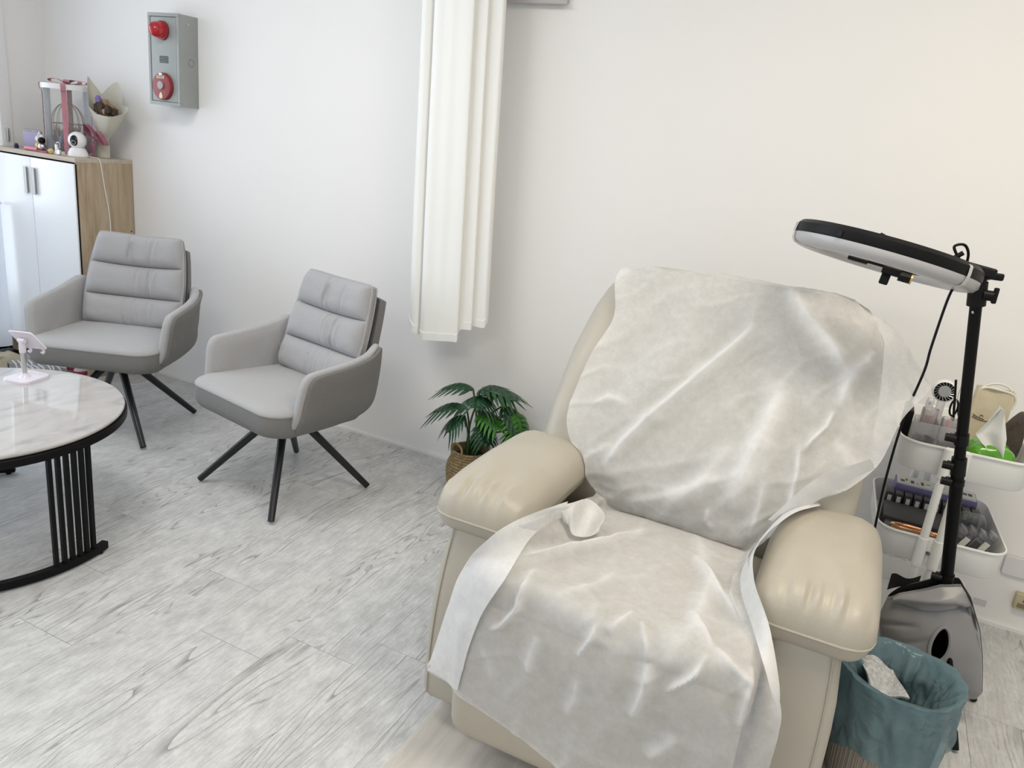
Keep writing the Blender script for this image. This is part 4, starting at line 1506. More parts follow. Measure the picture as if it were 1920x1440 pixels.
def shoe(name, label, loc, rz, upper, sole, inside, L=0.25, W=0.09, H=0.085, cuff=0.10, laces=None, clog=False):
    t = thing(name, label, 'shoe', loc, rz)
    plan = [(W / 2 * math.sin(a) * (1 - 0.16 * math.cos(a)), -L / 2 * math.cos(a)) for a in np.linspace(0, 2 * PI, 28, endpoint=False)]
    build('sole', pill(plan, [(0, 0), (0.96, 0), (1.02, 0.006), (1.02, 0.022), (0.98, 0.026), (0, 0.026)], lambda x, y, h: (x, y, h)), sole, t)

    def up(u, v):
        # toe at -y, opening to the rear
        a = PI * u
        yy = -L / 2 * 0.96 + v * L * 0.94
        q = (yy + L / 2) / L
        w = W / 2 * 0.97 * (math.sin(PI * min(1, q * 0.93 + 0.07)) ** 0.38)
        h = H * (0.42 + 0.62 * min(1, q / 0.45)) if q < 0.45 else H * (1.04 - 0.1 * (q - 0.45)) + (cuff - H) * max(0, (q - 0.6) / 0.4)
        gap = max(0, min(1, (q - 0.42) / 0.1)) * 0.42 * (1 if q < 0.97 else 0.0)
        b = (a - PI / 2) / (PI / 2)
        b = math.copysign(gap + (1 - gap) * abs(b), b if abs(b) > 1e-6 else 1)
        ang = PI / 2 + b * PI / 2
        return (-w * math.cos(ang), yy, 0.024 + (h - 0.024) * math.sin(ang) ** 0.7)
    build('upper', surf(25, 30, up, 0.004), upper, t, angle=70)
    build('insole', pill([(p[0] * 0.85, p[1] * 0.9) for p in plan], [(0, 0.027), (1, 0.027), (1, 0.032), (0, 0.032)], lambda x, y, h: (x, y, h)), inside, t)
    if clog:
        build('strap', tube(catmull([(-W * 0.42, 0.02, H * 0.8), (-W * 0.40, L * 0.34, H * 1.0), (0, L * 0.46, H * 1.05), (W * 0.40, L * 0.34, H * 1.0), (W * 0.42, 0.02, H * 0.8)], 6), 0.008, 8), upper, t)
    if laces:
        for k in range(7):
            v = 0.22 + 0.11 * k
            lean = 0.05 * (-1) ** k
            arc = [Vector(up(0.06 + 0.88 * q / 14, min(0.97, max(0.03, v + lean * (q / 14 - 0.5))))) for q in range(15)]
            build('lace', tube([p + Vector((0, 0, 0.003)) for p in arc], 0.0042, 6), laces, t)
    return t


shoe('clog', 'beige foam clog leaning beside the phone stand', (-4.215, 2.545, 0.0), math.radians(150), 'clog', 'clog', 'clog_in', H=0.10, cuff=0.10, clog=True)
shoe('sneaker', 'grey sneaker with white stripes before the cabinet', (-4.045, 2.575, 0.0), math.radians(165), 'shoe_grey', 'shoe_white', 'clog_in', laces='shoe_white', H=0.08)
shoe('sneaker', 'grey and white laced sneaker second from the clog', (-3.945, 2.570, 0.0), math.radians(170), 'shoe_grey', 'shoe_white', 'shoe_grey', laces='shoe_white', H=0.075)
shoe('trainer', 'plain white flat shoe nearest the oak panel', (-3.845, 2.535, 0.0), math.radians(176), 'shoe_white', 'shoe_white', 'shoe_white', laces='shoe_grey', H=0.06, cuff=0.06)


def slipper(label, loc, rz):
    t = thing('slipper', label, 'slipper', loc, rz, group='red slippers under the cabinet')
    W, L = 0.085, 0.22
    plan = [(W / 2 * math.sin(a) * (1 - 0.16 * math.cos(a)), -L / 2 * math.cos(a)) for a in np.linspace(0, 2 * PI, 28, endpoint=False)]
    build('sole', pill(plan, [(0, 0), (0.98, 0), (1, 0.004), (1, 0.022), (0, 0.022)], lambda x, y, h: (x, y, h)), 'slip_red', t)
    build('insole', pill(plan, [(0, 0.022), (1.0, 0.022), (0.97, 0.030), (0, 0.031)], lambda x, y, h: (x, y, h)), 'slip_pale', t)
    build('strap', surf(17, 8, lambda u, v: (-0.042 * math.cos(PI * u), -0.075 + 0.07 * v, 0.024 + 0.035 * math.sin(PI * u)), 0.003), 'slip_pale', t)
    return t


slipper('dark red slipper with pale insole under the cabinet, farther left', (-3.935, 2.812, 0.0185), math.radians(180))
slipper('dark red slipper with pale insole nearest the oak side panel', (-3.838, 2.785, 0.0185), math.radians(180))

# ------------------------------------------------------------------ fire alarm box
M['alarm_metal'] = mat('grey_green_steel', (0.32, 0.335, 0.32), 0.42, spec=0.5, var=0.06, vscale=6)
M['alarm_side'] = M['alarm_metal']
M['alarm_red'] = mat('alarm_red', (0.26, 0.025, 0.03), 0.4)
M['lamp_red'] = mat('red_lens', (0.30, 0.004, 0.010), 0.12, coat=0.5, emit=(1.0, 0.01, 0.03), estr=0.10)
al = thing('fire_alarm', 'grey steel fire alarm box with red beacon on the wall', 'fire alarm', (-3.37, WALL_Y, 1.49))
AX0, AX1, AY0, AZ0, AZ1 = -3.478, -3.268, 2.930, 1.490, 1.915
build('case', join(box(AX0, AX1, AY0 + 0.004, WALL_Y, AZ0, AZ1, 0.002)), 'alarm_metal', al, True)
fw = 0.016
for b in ((AX0, AX1, AZ1 - fw, AZ1), (AX0, AX1, AZ0, AZ0 + fw), (AX0, AX0 + fw, AZ0 + fw, AZ1 - fw), (AX1 - fw, AX1, AZ0 + fw, AZ1 - fw)):
    build('frame', box(b[0], b[1], AY0 - 0.004, AY0 + 0.005, b[2], b[3], 0.0012), 'alarm_metal', al, True)
pl = build('door_panel', box(AX0 + fw + 0.003, AX1 - fw - 0.003, AY0 - 0.002, AY0 + 0.004, AZ0 + fw + 0.003, AZ1 - fw - 0.003, 0.001), 'alarm_metal', al, True)
ax_, lz, bz = -3.375, 1.835, 1.578
V, F = lathe([(0, 0.0), (0.044, 0.0), (0.044, 0.012), (0.040, 0.014), (0, 0.014)], 32)
build('beacon_base', ([(ax_ + p[0], AY0 - 0.003 - p[2], lz + p[1]) for p in V], F), 'alarm_red', al, True)
V, F = lathe([(0.038, 0.014), (0.038, 0.030), (0.034, 0.050), (0.024, 0.066), (0.010, 0.073), (0, 0.074)], 32)
build('beacon_lens', ([(ax_ + p[0], AY0 - 0.003 - p[2], lz + p[1]) for p in V], F), 'lamp_red', al, True)
V, F = lathe([(0, 0.0), (0.064, 0.0), (0.064, 0.014), (0.061, 0.019), (0.052, 0.021), (0, 0.021)], 48)
rd = build('call_disc', ([(ax_ + p[0], AY0 - 0.003 - p[2], bz + p[1]) for p in V], F), 'alarm_red', al, True)
V, F = lathe([(0, 0.0), (0.019, 0.0), (0.019, 0.006), (0, 0.007)], 28)
build('push_plate', ([(ax_ + p[0] + 0.001, AY0 - 0.0245 - p[2], bz + p[1] + 0.004) for p in V], F), mat('button_grey', (0.36, 0.34, 0.34), 0.5), rd, True)
M['label_cream'] = mat('label_cream', (0.72, 0.66, 0.46), 0.6)
build('label_plate', box(ax_ - 0.024, ax_ + 0.026, AY0 - 0.027, AY0 - 0.0235, bz + 0.036, bz + 0.049), 'label_cream', rd, True)
for k in range(5):
    x = ax_ - 0.018 + k * 0.0085
    build('lettering', join(box(x, x + 0.006, AY0 - 0.0278, AY0 - 0.0268, bz + 0.0455, bz + 0.047), box(x, x + 0.006, AY0 - 0.0278, AY0 - 0.0268, bz + 0.039, bz + 0.0405),
                            box(x + 0.0022, x + 0.0038, AY0 - 0.0278, AY0 - 0.0268, bz + 0.039, bz + 0.047)), 'black_plastic', rd, True, smooth=False)
build('white_tab', box(ax_ - 0.010, ax_ + 0.010, AY0 - 0.026, AY0 - 0.023, bz + 0.051, bz + 0.061), 'white_plastic', rd, True)
fl = chaikin([(-0.012, -0.008), (0, -0.013), (0.012, -0.008), (0.011, 0.004), (0.0, 0.022), (-0.011, 0.004)], 2)
build('flame_mark', pill(fl, [(0, 0), (1, 0), (1, 0.002), (0, 0.002)], lambda x, y, h: (ax_ + x, AY0 - 0.0238 - h, bz - 0.046 + y)), 'label_cream', rd, True)
gx0, gz0 = ax_ - 0.028, 1.688
for i in range(10):
    for j in range(5):
        build('grille_slot', box(gx0 + i * 0.0062, gx0 + i * 0.0062 + 0.0044, AY0 - 0.0032, AY0 - 0.001, gz0 + j * 0.0068, gz0 + j * 0.0068 + 0.0036), 'black_plastic', pl, True, smooth=False)
build('side_bolt', cyl((AX1 - 0.001, 2.985, 1.875), 0.006, 0.003, 14, axis='X'), 'chrome', al, True)
build('side_knockout', ([(p[0] + AX1 - 0.0005, p[1], p[2]) for p in tube([(0, 3.0 + 0.017 * math.cos(a), 1.70 + 0.017 * math.sin(a)) for a in np.linspace(0, 2 * PI, 24, endpoint=False)], 0.001, 5, closed=True)[0]],
                        tube([(0, 3.0 + 0.017 * math.cos(a), 1.70 + 0.017 * math.sin(a)) for a in np.linspace(0, 2 * PI, 24, endpoint=False)], 0.001, 5, closed=True)[1]), 'black_plastic', al, True)

# ------------------------------------------------------------------ hanging curtain
CUR = [(-1.800, 2.955, 0.735), (-1.792, 2.87, 0.70), (-1.760, 2.80, 0.665), (-1.735, 2.815, 0.655), (-1.728, 2.86, 0.65), (-1.715, 2.80, 0.645), (-1.690, 2.772, 0.64),
       (-1.655, 2.778, 0.645), (-1.620, 2.772, 0.650), (-1.585, 2.780, 0.655), (-1.545, 2.775, 0.662), (-1.525, 2.785, 0.665), (-1.530, 2.83, 0.70), (-1.520, 2.85, 0.715),
       (-1.490, 2.845, 0.720), (-1.475, 2.852, 0.722), (-1.482, 2.89, 0.735), (-1.465, 2.90, 0.735), (-1.425, 2.90, 0.738), (-1.420, 2.95, 0.76)]
cur_pts = catmull(CUR, 7)


def curtain(u, v, z0f=0.0, z1f=1.0):
    k = u * (len(cur_pts) - 1)
    i = min(int(k), len(cur_pts) - 2)
    p = cur_pts[i].lerp(cur_pts[i + 1], k - i)
    ztop = 2.74
    vv = z0f + (z1f - z0f) * v
    z = p.z + (ztop - p.z) * vv
    cx, cy = -1.62, 2.85
    w = 1 - 0.06 * vv
    n_ = noise.noise(Vector((p.x * 14, p.y * 10, z * 1.3)))
    return (cx + (p.x - cx) * w - 0.075 * vv - 0.018 + 0.002 * n_, cy + (p.y - cy) * (0.42 - 0.05 * vv) + 0.003 * n_, z)


ct = thing('curtain', 'ivory curtain gathered and hanging against the wall', 'curtain', (-1.62, 2.86, 0.64))
build('panel', surf(134, 60, curtain, 0.0012), 'curtain', ct, True, angle=80)
M['hem'] = sheer_mat('curtain_hem', (0.98, 0.98, 0.96), see=0.0, transl=0.15)
hemVF = surf(134, 4, lambda u, v: tuple(Vector(curtain(u, v, -0.002, 0.0135)) + Vector((0, -0.0035, 0))), 0.0075)
build('hem', hemVF, 'hem', ct, True, angle=80)
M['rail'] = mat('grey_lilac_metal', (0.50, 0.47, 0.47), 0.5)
pb = thing('wall_panel', 'grey board fixed to the wall behind the curtain top', 'panel', (-1.60, WALL_Y, 2.03))
build('board', box(-1.945, -1.300, WALL_Y - 0.028, WALL_Y, 2.032, 2.55, 0.004), 'rail', pb, True)
build('edge_trim', box(-1.950, -1.295, WALL_Y - 0.034, WALL_Y - 0.024, 2.024, 2.040, 0.003), 'rail', pb, True)

# sheer curtain at the shopfront
vt = thing('voile_curtain', 'sheer white curtain at the left edge before the cabinet', 'curtain', (LEFT_X + 0.07, 2.2, 0.06))
build('panel', surf(90, 24, lambda u, v: (LEFT_X + 0.075 + 0.022 * math.sin(u * 46) + 0.008 * math.sin(u * 19), 1.55 + u * 1.12, 0.075 + v * 0.80 + 0.01 * math.sin(u * 20)), 0.001), 'voile', vt, True, angle=80)
build('lower_rail', box(LEFT_X + 0.03, LEFT_X + 0.12, 1.5, 2.69, 0.0, 0.055, 0.004), 'black_metal', vt, True)
build('upper_rail', tube([(LEFT_X + 0.075, 1.5, 0.885), (LEFT_X + 0.075, 2.69, 0.885)], 0.006, 8), 'white_plastic', vt, True)

# ------------------------------------------------------------------ potted plant
M['leaf'] = mat('dark_green_leaf', (0.014, 0.07, 0.028), 0.35, spec=0.5, var=0.35, vscale=18)
M['leaf_bright'] = mat('fresh_green_leaf', (0.045, 0.19, 0.02), 0.4, spec=0.5, var=0.35, vscale=18)
M['stem'] = mat('green_stem', (0.045, 0.10, 0.025), 0.5)
M['basket'] = mat('woven_seagrass', (0.30, 0.22, 0.11), 0.85, var=0.45, vscale=70, bump=0.9, bscale=90, stretch=(1, 1, 1.6))
M['soil'] = mat('dark_soil', (0.035, 0.022, 0.014), 0.95)
PX, PY = -1.43, 2.83
pt = thing('potted_plant', 'green artificial palm plant in a woven basket by the wall', 'plant', (PX, PY, 0))
prof = [(0, 0.0), (0.078, 0.0), (0.085, 0.01), (0.095, 0.06), (0.098, 0.10), (0.093, 0.128), (0.083, 0.150), (0.080, 0.165), (0.082, 0.190), (0.078, 0.192), (0.074, 0.165), (0.074, 0.155), (0, 0.155)]
bk_ = build('basket', lathe(prof, 40), 'basket', pt, angle=60)
for z, r in [(0.012 + 0.0125 * k, np.interp(0.012 + 0.0125 * k, [0, 0.01, 0.06, 0.10, 0.128, 0.150, 0.165, 0.190], [0.078, 0.085, 0.095, 0.098, 0.093, 0.083, 0.080, 0.082])) for k in range(15)]:
    ringp = [((r + 0.0016 * math.sin(a * 22 + z * 900)) * math.cos(a), (r + 0.0016 * math.sin(a * 22 + z * 900)) * math.sin(a), z) for a in np.linspace(0, 2 * PI, 88, endpoint=False)]
    build('weave_band', tube(ringp, 0.0055, 5, closed=True), 'basket', bk_)
build('soil', lathe([(0, 0.158), (0.073, 0.158)], 24), 'soil', pt)
for a in (-1.95, 0.45):
    c, s = math.cos(a), math.sin(a)
    base_p = Vector((0.080 * c, 0.080 * s, 0.185))
    tn = Vector((-s, c, 0))
    pts = [base_p - tn * 0.035, base_p - tn * 0.032 + Vector((0, 0, 0.03)), base_p + Vector((0, 0, 0.045)), base_p + tn * 0.032 + Vector((0, 0, 0.03)), base_p + tn * 0.035]
    build('handle', tube(catmull([tuple(p) for p in pts], 6), 0.005, 7), 'basket', pt)


def frond(Ln, Wd, droop, nl=6, split=0.42):
    """lobed leaf along +x from the origin, blade in xy, drooping to -z"""
    V, F = [], []

    def pos(x, y):
        q = x / Ln
        z = 0.06 * math.sin(q * PI) * Ln - droop * Ln * q * q - 0.55 * y * y / Wd - 0.10 * abs(y)
        return (x * (1 - 0.25 * droop * q), y, z)
    # centre blade
    n = 14
    for i in range(n + 1):
        q = i / n
        core = Wd * (1 - split) * (math.sin(PI * (0.06 + 0.90 * q)) ** 0.7)
        V += [pos(q * Ln, -core), tuple(Vector(pos(q * Ln, 0)) + Vector((0, 0, -0.003))), pos(q * Ln, core)]
    for i in range(n):
        F += [(3 * i, 3 * i + 3, 3 * i + 4, 3 * i + 1), (3 * i + 1, 3 * i + 4, 3 * i + 5, 3 * i + 2)]
    for s in (-1, 1):
        for k in range(nl):
            q0 = 0.03 + k / nl * 0.90
            q1 = q0 + 0.86 / nl
            qm = (q0 + q1) / 2
            core = Wd * (1 - split) * 0.7 * (math.sin(PI * (0.06 + 0.90 * qm)) ** 0.7)
            ln_ = Wd * (math.sin(PI * (0.20 + 0.66 * qm)) ** 0.6)
            fwd = 0.20 + 0.55 * qm
            st = len(V)
            rowp = [(0.0, 0.10), (0.35, 0.02), (0.7, 0.10), (0.9, 0.30), (1.0, 0.5)]
            for (t, pinch) in rowp:
                y = s * (core * 0.3 + (ln_ - core * 0.3) * t)
                sh_ = fwd * ln_ * t * t * 0.9
                xa, xb = q0 * Ln + sh_, q1 * Ln + sh_
                m_ = (xa + xb) / 2
                V += [pos(xa + (m_ - xa) * pinch * 2, y), tuple(Vector(pos(m_, y)) + Vector((0, 0, -0.0025 * (1 - t)))), pos(xb - (xb - m_) * pinch * 2, y)]
            for i in range(len(rowp) - 1):
                a = st + 3 * i
                F += [(a, a + 3, a + 4, a + 1), (a + 1, a + 4, a + 5, a + 2)]
    # tip lobe
    st = len(V)
    V += [pos(Ln * 0.9, -Wd * 0.16), pos(Ln * 0.9, Wd * 0.16), pos(Ln * 1.18, 0)]
    F.append((st, st + 1, st + 2))
    return V, F


LEAVES = [  # tip-ward azimuth (deg), stem top (x,y,z) relative to the pot, pitch, length, width, droop, material
    (186, (-0.010, -0.01, 0.468), 26, 0.145, 0.064, 0.60, 'leaf'),
    (200, (-0.030, -0.02, 0.385), 20, 0.150, 0.072, 0.62, 'leaf'),
    (235, (-0.030, -0.03, 0.350), 0, 0.100, 0.060, 0.70, 'leaf'),
    (-12, (0.015, 0.0, 0.468), 46, 0.185, 0.066, 0.75, 'leaf'),
    (-70, (0.035, -0.02, 0.455), 8, 0.095, 0.078, 0.45, 'leaf'),
    (10, (0.060, 0.01, 0.470), 22, 0.120, 0.074, 0.4, 'leaf_bright'),
    (-22, (0.050, -0.02, 0.390), -2, 0.150, 0.066, 0.25, 'leaf_bright'),
    (-4, (0.130, 0.0, 0.425), 8, 0.140, 0.066, 0.85, 'leaf'),
    (-35, (0.060, -0.03, 0.340), -25, 0.105, 0.058, 0.5, 'leaf'),
    (-25, (0.205, -0.01, 0.415), -50, 0.150, 0.072, 0.30, 'leaf_bright'),
    (215, (0.225, -0.01, 0.355), -42, 0.160, 0.075, 0.25, 'leaf'),
    (60, (0.02, 0.03, 0.44), 40, 0.12, 0.06, 0.5, 'leaf'),
    (15, (0.12, 0.04, 0.37), -5, 0.14, 0.07, 0.6, 'leaf'),
]
for k, (az, top, pitch, Ln, Wd, dr, mn) in enumerate(LEAVES):
    VF = frond(Ln * 0.98, Wd * 1.22, dr)
    Rm = Matrix.Rotation(math.radians(az), 3, 'Z') @ Matrix.Rotation(-math.radians(pitch), 3, 'Y')
    VF = ([tuple(Rm @ Vector(p) + Vector(top)) for p in VF[0]], VF[1])
    lf = build('leaf', VF, mn, pt, angle=50)
    sm = lf.modifiers.new('thickness', 'SOLIDIFY')
    sm.thickness = 0.0012
    r0 = 0.025
    b0 = (r0 * math.cos(k * 2.4), r0 * math.sin(k * 2.4), 0.15)
    mid_ = (b0[0] * 0.7 + top[0] * 0.3, b0[1] * 0.7 + top[1] * 0.3, 0.15 + (top[2] - 0.15) * 0.6)
    build('stem', tube(catmull([b0, mid_, top], 6), 0.0042, 6), 'stem', pt)

# ------------------------------------------------------------------ ring light on its stand
M['diffuser'] = mat('ring_diffuser', (0.46, 0.455, 0.46), 0.35)
M['tape'] = mat('clear_tape', (0.55, 0.54, 0.52), 0.4)
rl = thing('ring_light', 'black ring light on a leaning tripod stand beside the recliner', 'ring light', (0.44, 2.40, 0))
PB, PT = Vector((0.442, 2.400, 0.05)), Vector((0.239, 2.248, 1.262))


def on_pole(z):
    return PB + (PT - PB) * ((z - PB.z) / (PT.z - PB.z))


def pole_seg(z0, z1, r):
    return tube([on_pole(z0), on_pole(z1)], r, 20)


build('pole', pole_seg(0.05, 0.80, 0.0168), 'black_metal', rl, True)
build('pole', pole_seg(0.78, 1.245, 0.0142), 'black_metal', rl, True)
for z0, z1, r in ((0.765, 0.815, 0.019), (0.735, 0.750, 0.019), (0.855, 0.885, 0.018), (0.43, 0.455, 0.020)):
    c = build('collar', pole_seg(z0, z1, r), 'black_plastic', rl, True)
    p = on_pole((z0 + z1) / 2)
    build('knob', join(cyl((p.x - 0.040, p.y - 0.012, p.z), 0.011, 0.026, 14, axis='X'), box(p.x - 0.030, p.x, p.y - 0.014, p.y + 0.006, p.z - 0.010, p.z + 0.010, 0.003)), 'black_plastic', c, True)
    build('bolt', cyl((p.x - 0.022, p.y - 0.020, p.z - 0.002), 0.0045, 0.004, 10, axis='Y'), 'chrome', c, True)
hubp = on_pole(0.40)
feet = [(0.565, 2.492, 0.008), (0.497, 2.205, 0.008), (0.255, 2.43, 0.008)]
for fx in feet:
    lg = build('leg', tube([tuple(hubp), fx], 0.0085, 12), 'black_metal', rl, True)
    d = (Vector(fx) - hubp).normalized()
    build('rubber_foot', tube([tuple(Vector(fx) - d * 0.05), fx], 0.0105, 12), 'black_plastic', lg, True)
    lo = on_pole(0.10)
    md = hubp.lerp(Vector(fx), 0.55)
    build('brace', tube([tuple(lo), tuple(md)], 0.005, 8), 'black_metal', rl, True)
# head bracket
tp = on_pole(1.262)
build('tilt_bracket', join(tube([on_pole(1.232), on_pole(1.29)], 0.022, 18), sbox((tp.x - 0.004, tp.y - 0.004, tp.z + 0.028), (0.030, 0.036, 0.050), 0.006, 2)), 'black_plastic', rl, True)
build('lock_knob', join(cyl((tp.x + 0.012, tp.y - 0.01, tp.z + 0.000), 0.013, 0.022, 12, axis='X'), sbox((tp.x + 0.038, tp.y - 0.01, tp.z + 0.002), (0.012, 0.012, 0.040), 0.004, 2)), 'black_plastic', rl, True)
build('lock_knob', sbox((tp.x + 0.028, tp.y - 0.006, tp.z + 0.048), (0.036, 0.012, 0.018), 0.005, 2), 'black_plastic', rl, True)
build('pin', cyl(tuple(on_pole(1.215) + Vector((-0.006, -0.0135, 0))), 0.0035, 0.003, 10, axis='Y'), 'chrome', rl, True)
# ring: local frame, face towards local -z
RC = Vector((0.008, 2.235, 1.3175))
RM = Matrix.Rotation(math.radians(8.0), 3, 'Y') @ Matrix.Rotation(math.radians(-8.6), 3, 'X')


def ringf(VF):
    return [tuple(RM @ Vector(p) + RC) for p in VF[0]], VF[1]


Ro, Ri = 0.232, 0.150
hs = build('ring_housing', ringf(lathe([(Ri, 0.0), (Ro, 0.0), (Ro + 0.002, 0.004), (Ro + 0.001, 0.024), (Ro - 0.010, 0.034), (Ri + 0.010, 0.034), (Ri + 0.001, 0.024), (Ri, 0.0)], 96)), 'black_plastic', rl, True, angle=40)
build('diffuser', ringf(lathe([(Ri + 0.001, 0.0), (Ro, 0.0), (Ro, -0.014), (Ro - 0.008, -0.024), (Ro - 0.022, -0.028), (Ri + 0.020, -0.028), (Ri + 0.006, -0.022), (Ri + 0.001, -0.010), (Ri + 0.001, 0.0)], 96)), 'diffuser', rl, True, angle=50)
for a in (math.radians(-163), math.radians(-38)):
    pts = []
    for (r, z) in ((Ri + 0.004, 0.028), (Ro - 0.008, 0.0282), (Ro + 0.0028, 0.014), (Ro + 0.0016, -0.012), (Ro - 0.010, -0.0256), (Ri + 0.02, -0.029)):
        pts.append((r * math.cos(a), r * math.sin(a), z))
    build('tape_strip', ringf(ribbon(pts, 0.011, (-math.sin(a), math.cos(a), 0))), 'tape', hs, True)
build('control_box', ringf(sbox((0.205, 0.03, 0.032), (0.10, 0.10, 0.026), 0.006, 2)), 'black_plastic', hs, True)
build('rear_clip', ringf(join(sbox((-0.06, -0.16, 0.031), (0.03, 0.03, 0.012), 0.004, 2), rot(sbox((-0.012, -0.16, 0.034), (0.035, 0.02, 0.009), 0.003, 2), 'Y', 0.25, (-0.012, -0.16, 0.034)))), 'black_plastic', hs, True)
build('rim_notch', ringf(box(-0.118, -0.108, -0.2105, -0.205, 0.004, 0.018)), 'black_gloss', hs, True)
# phone clamp in the middle of the ring
pc = build('phone_clamp', ringf(join(sbox((0.03, -0.03, -0.030), (0.045, 0.035, 0.020), 0.004, 2), sbox((-0.055, -0.03, -0.026), (0.050, 0.04, 0.010), 0.003, 2), sbox((-0.02, -0.02, -0.020), (0.075, 0.02, 0.012), 0.003, 2),
                                    tube([(0.15, 0.0, -0.005), (0.05, -0.02, -0.022)], 0.006, 10))), 'black_plastic', rl, True)
build('thumb_screw', ringf(join(sbox((0.022, -0.035, -0.052), (0.022, 0.010, 0.030), 0.004, 2), cyl((0.05, -0.035, -0.036), 0.012, 0.028, 14, axis='X'))), 'black_plastic', pc, True)
build('screw_ring', ringf(cyl((0.078, -0.035, -0.036), 0.0125, 0.004, 16, axis='X')), 'gold', pc, True)
# cable
cbp = [tuple(RM @ Vector((0.165, -0.01, 0.045)) + RC), (0.160, 2.23, 1.368), (0.182, 2.24, 1.375), (0.197, 2.25, 1.35), (0.196, 2.26, 1.30), (0.180, 2.25, 1.245), (0.172, 2.25, 1.11), (0.171, 2.25, 1.04),
       (0.155, 2.26, 0.90), (0.152, 2.27, 0.74), (0.158, 2.30, 0.60), (0.172, 2.34, 0.42), (0.20, 2.40, 0.15), (0.22, 2.45, 0.006), (0.30, 2.60, 0.006)]
build('cable', tube(catmull(cbp, 8), 0.0035, 8), 'black_plastic', rl, True)
plug = [tuple(RM @ Vector((0.150, -0.01, 0.040)) + RC), tuple(RM @ Vector((0.168, -0.01, 0.062)) + RC)]
build('plug', tube(plug, 0.006, 10), 'black_plastic', rl, True)

# ------------------------------------------------------------------ trolley
tr = thing('trolley', 'white three tier metal trolley beside the recliner', 'trolley', (0.345, 2.705, 0), math.radians(3))


def tray(zr, depth=0.092, w=0.355, d=0.455):
    o = rrect(w, d, 0.062, 7)
    V, F = [], []

    def loop(off, z, sc):
        st = len(V)
        for (x, y) in rrect((w + 2 * off) * sc, (d + 2 * off) * sc, (0.062 + off) * sc, 7):
            V.append((x, y, z))
        return st
    n = len(o)
    levels = [(-0.002, zr - depth, 0.955), (0, zr - depth + 0.006, 0.965), (0, zr - 0.008, 1.0), (0.004, zr - 0.006, 1.0), (0.0055, zr - 0.002, 1.0), (0.004, zr + 0.002, 1.0), (0, zr + 0.002, 1.0), (-0.002, zr - 0.003, 1.0), (-0.002, zr - depth + 0.008, 0.965)]
    S_ = [loop(*l) for l in levels]
    for a, b in zip(S_, S_[1:]):
        for k in range(n):
            F.append((a + k, a + (k + 1) % n, b + (k + 1) % n, b + k))
    F.append(tuple(S_[0] + k for k in reversed(range(n))))
    F.append(tuple(S_[-1] + k for k in range(n)))
    return V, F


for zr in (0.785, 0.497, 0.20):
    ty = build('tray', tray(zr), 'white_metal', tr, angle=45)
    for s in (-1, 1):
        yb_ = s * 0.2285
        br = build('bracket', join(box(-0.060, 0.001, min(yb_, yb_ + s * 0.006), max(yb_, yb_ + s * 0.006), zr - 0.088, zr + 0.004, 0.002),
                                   tube([(-0.051, yb_ + s * 0.012, zr - 0.09), (-0.051, yb_ + s * 0.012, zr + 0.002)], 0.0150, 14),
                                   tube([(-0.008, yb_ + s * 0.012, zr - 0.09), (-0.008, yb_ + s * 0.012, zr + 0.002)], 0.0150, 14)), 'white_metal', ty)
        build('screw', ([(p[0], p[1], p[2]) for p in cyl((-0.0295, yb_ + s * 0.008 - 0.004, zr - 0.045), 0.006, 0.008, 12, axis='Y')[0]], cyl((0, 0, 0), 0.006, 0.008, 12, axis='Y')[1]), 'chrome', br)
for s in (-1, 1):
    for x in (-0.051, -0.008):
        build('post', tube([(x, s * 0.2405, 0.06), (x, s * 0.2405, 0.785)], 0.0122, 14), 'white_metal', tr)
for sx in (-1, 1):
    for sy in (-1, 1):
        w_ = build('caster', join(cyl((sx * 0.13 - 0.009, sy * 0.19, 0.026), 0.026, 0.018, 20, axis='X')), 'black_plastic', tr)
        build('fork', join(box(sx * 0.13 - 0.012, sx * 0.13 + 0.012, sy * 0.19 - 0.012, sy * 0.19 + 0.012, 0.05, 0.108, 0.003)), 'white_metal', w_)

# ---- things in the top tray
TZ = 0.703
M['pink_bits'] = mat('coral_cap', (0.70, 0.26, 0.20), 0.4)
M['card'] = mat('beige_card', (0.52, 0.47, 0.36), 0.8)
M['grey_foil'] = mat('grey_foil_pouch', (0.16, 0.16, 0.165), 0.3, metal=0.4, bump=0.6, bscale=30)
sp = thing('spray_bottle', 'small white spray bottle in the top tray', 'bottle', (0.240, 2.645, TZ))
build('body', lathe([(0, 0), (0.021, 0), (0.022, 0.004), (0.022, 0.095), (0.019, 0.112), (0.013, 0.120), (0, 0.120)], 24), 'white_plastic', sp)
build('collar', lathe([(0, 0.118), (0.0165, 0.118), (0.0165, 0.142), (0.012, 0.148), (0, 0.148)], 24), 'white_plastic', sp)
build('nozzle', join(lathe([(0, 0.146), (0.011, 0.146), (0.011, 0.168), (0.009, 0.182), (0, 0.182)], 20), box(-0.004, 0.004, -0.015, 0, 0.166, 0.176, 0.002)), 'white_plastic', sp)
fn_ = thing('handheld_fan', 'round white handheld fan standing in the top tray', 'fan', (0.274, 2.69, TZ))
V, F = lathe([(0.030, -0.012), (0.0345, -0.008), (0.0355, 0.0), (0.0345, 0.010), (0.030, 0.013), (0, 0.013)], 40)
fhd = build('head', ([(p[0], p[2], 0.200 + p[1]) for p in V], F), 'white_plastic', fn_)
V, F = lathe([(0, -0.004), (0.031, -0.004), (0.031, 0.004), (0, 0.004)], 36)
build('well', ([(p[0], p[2] - 0.004, 0.200 + p[1]) for p in V], F), 'black_plastic', fhd)
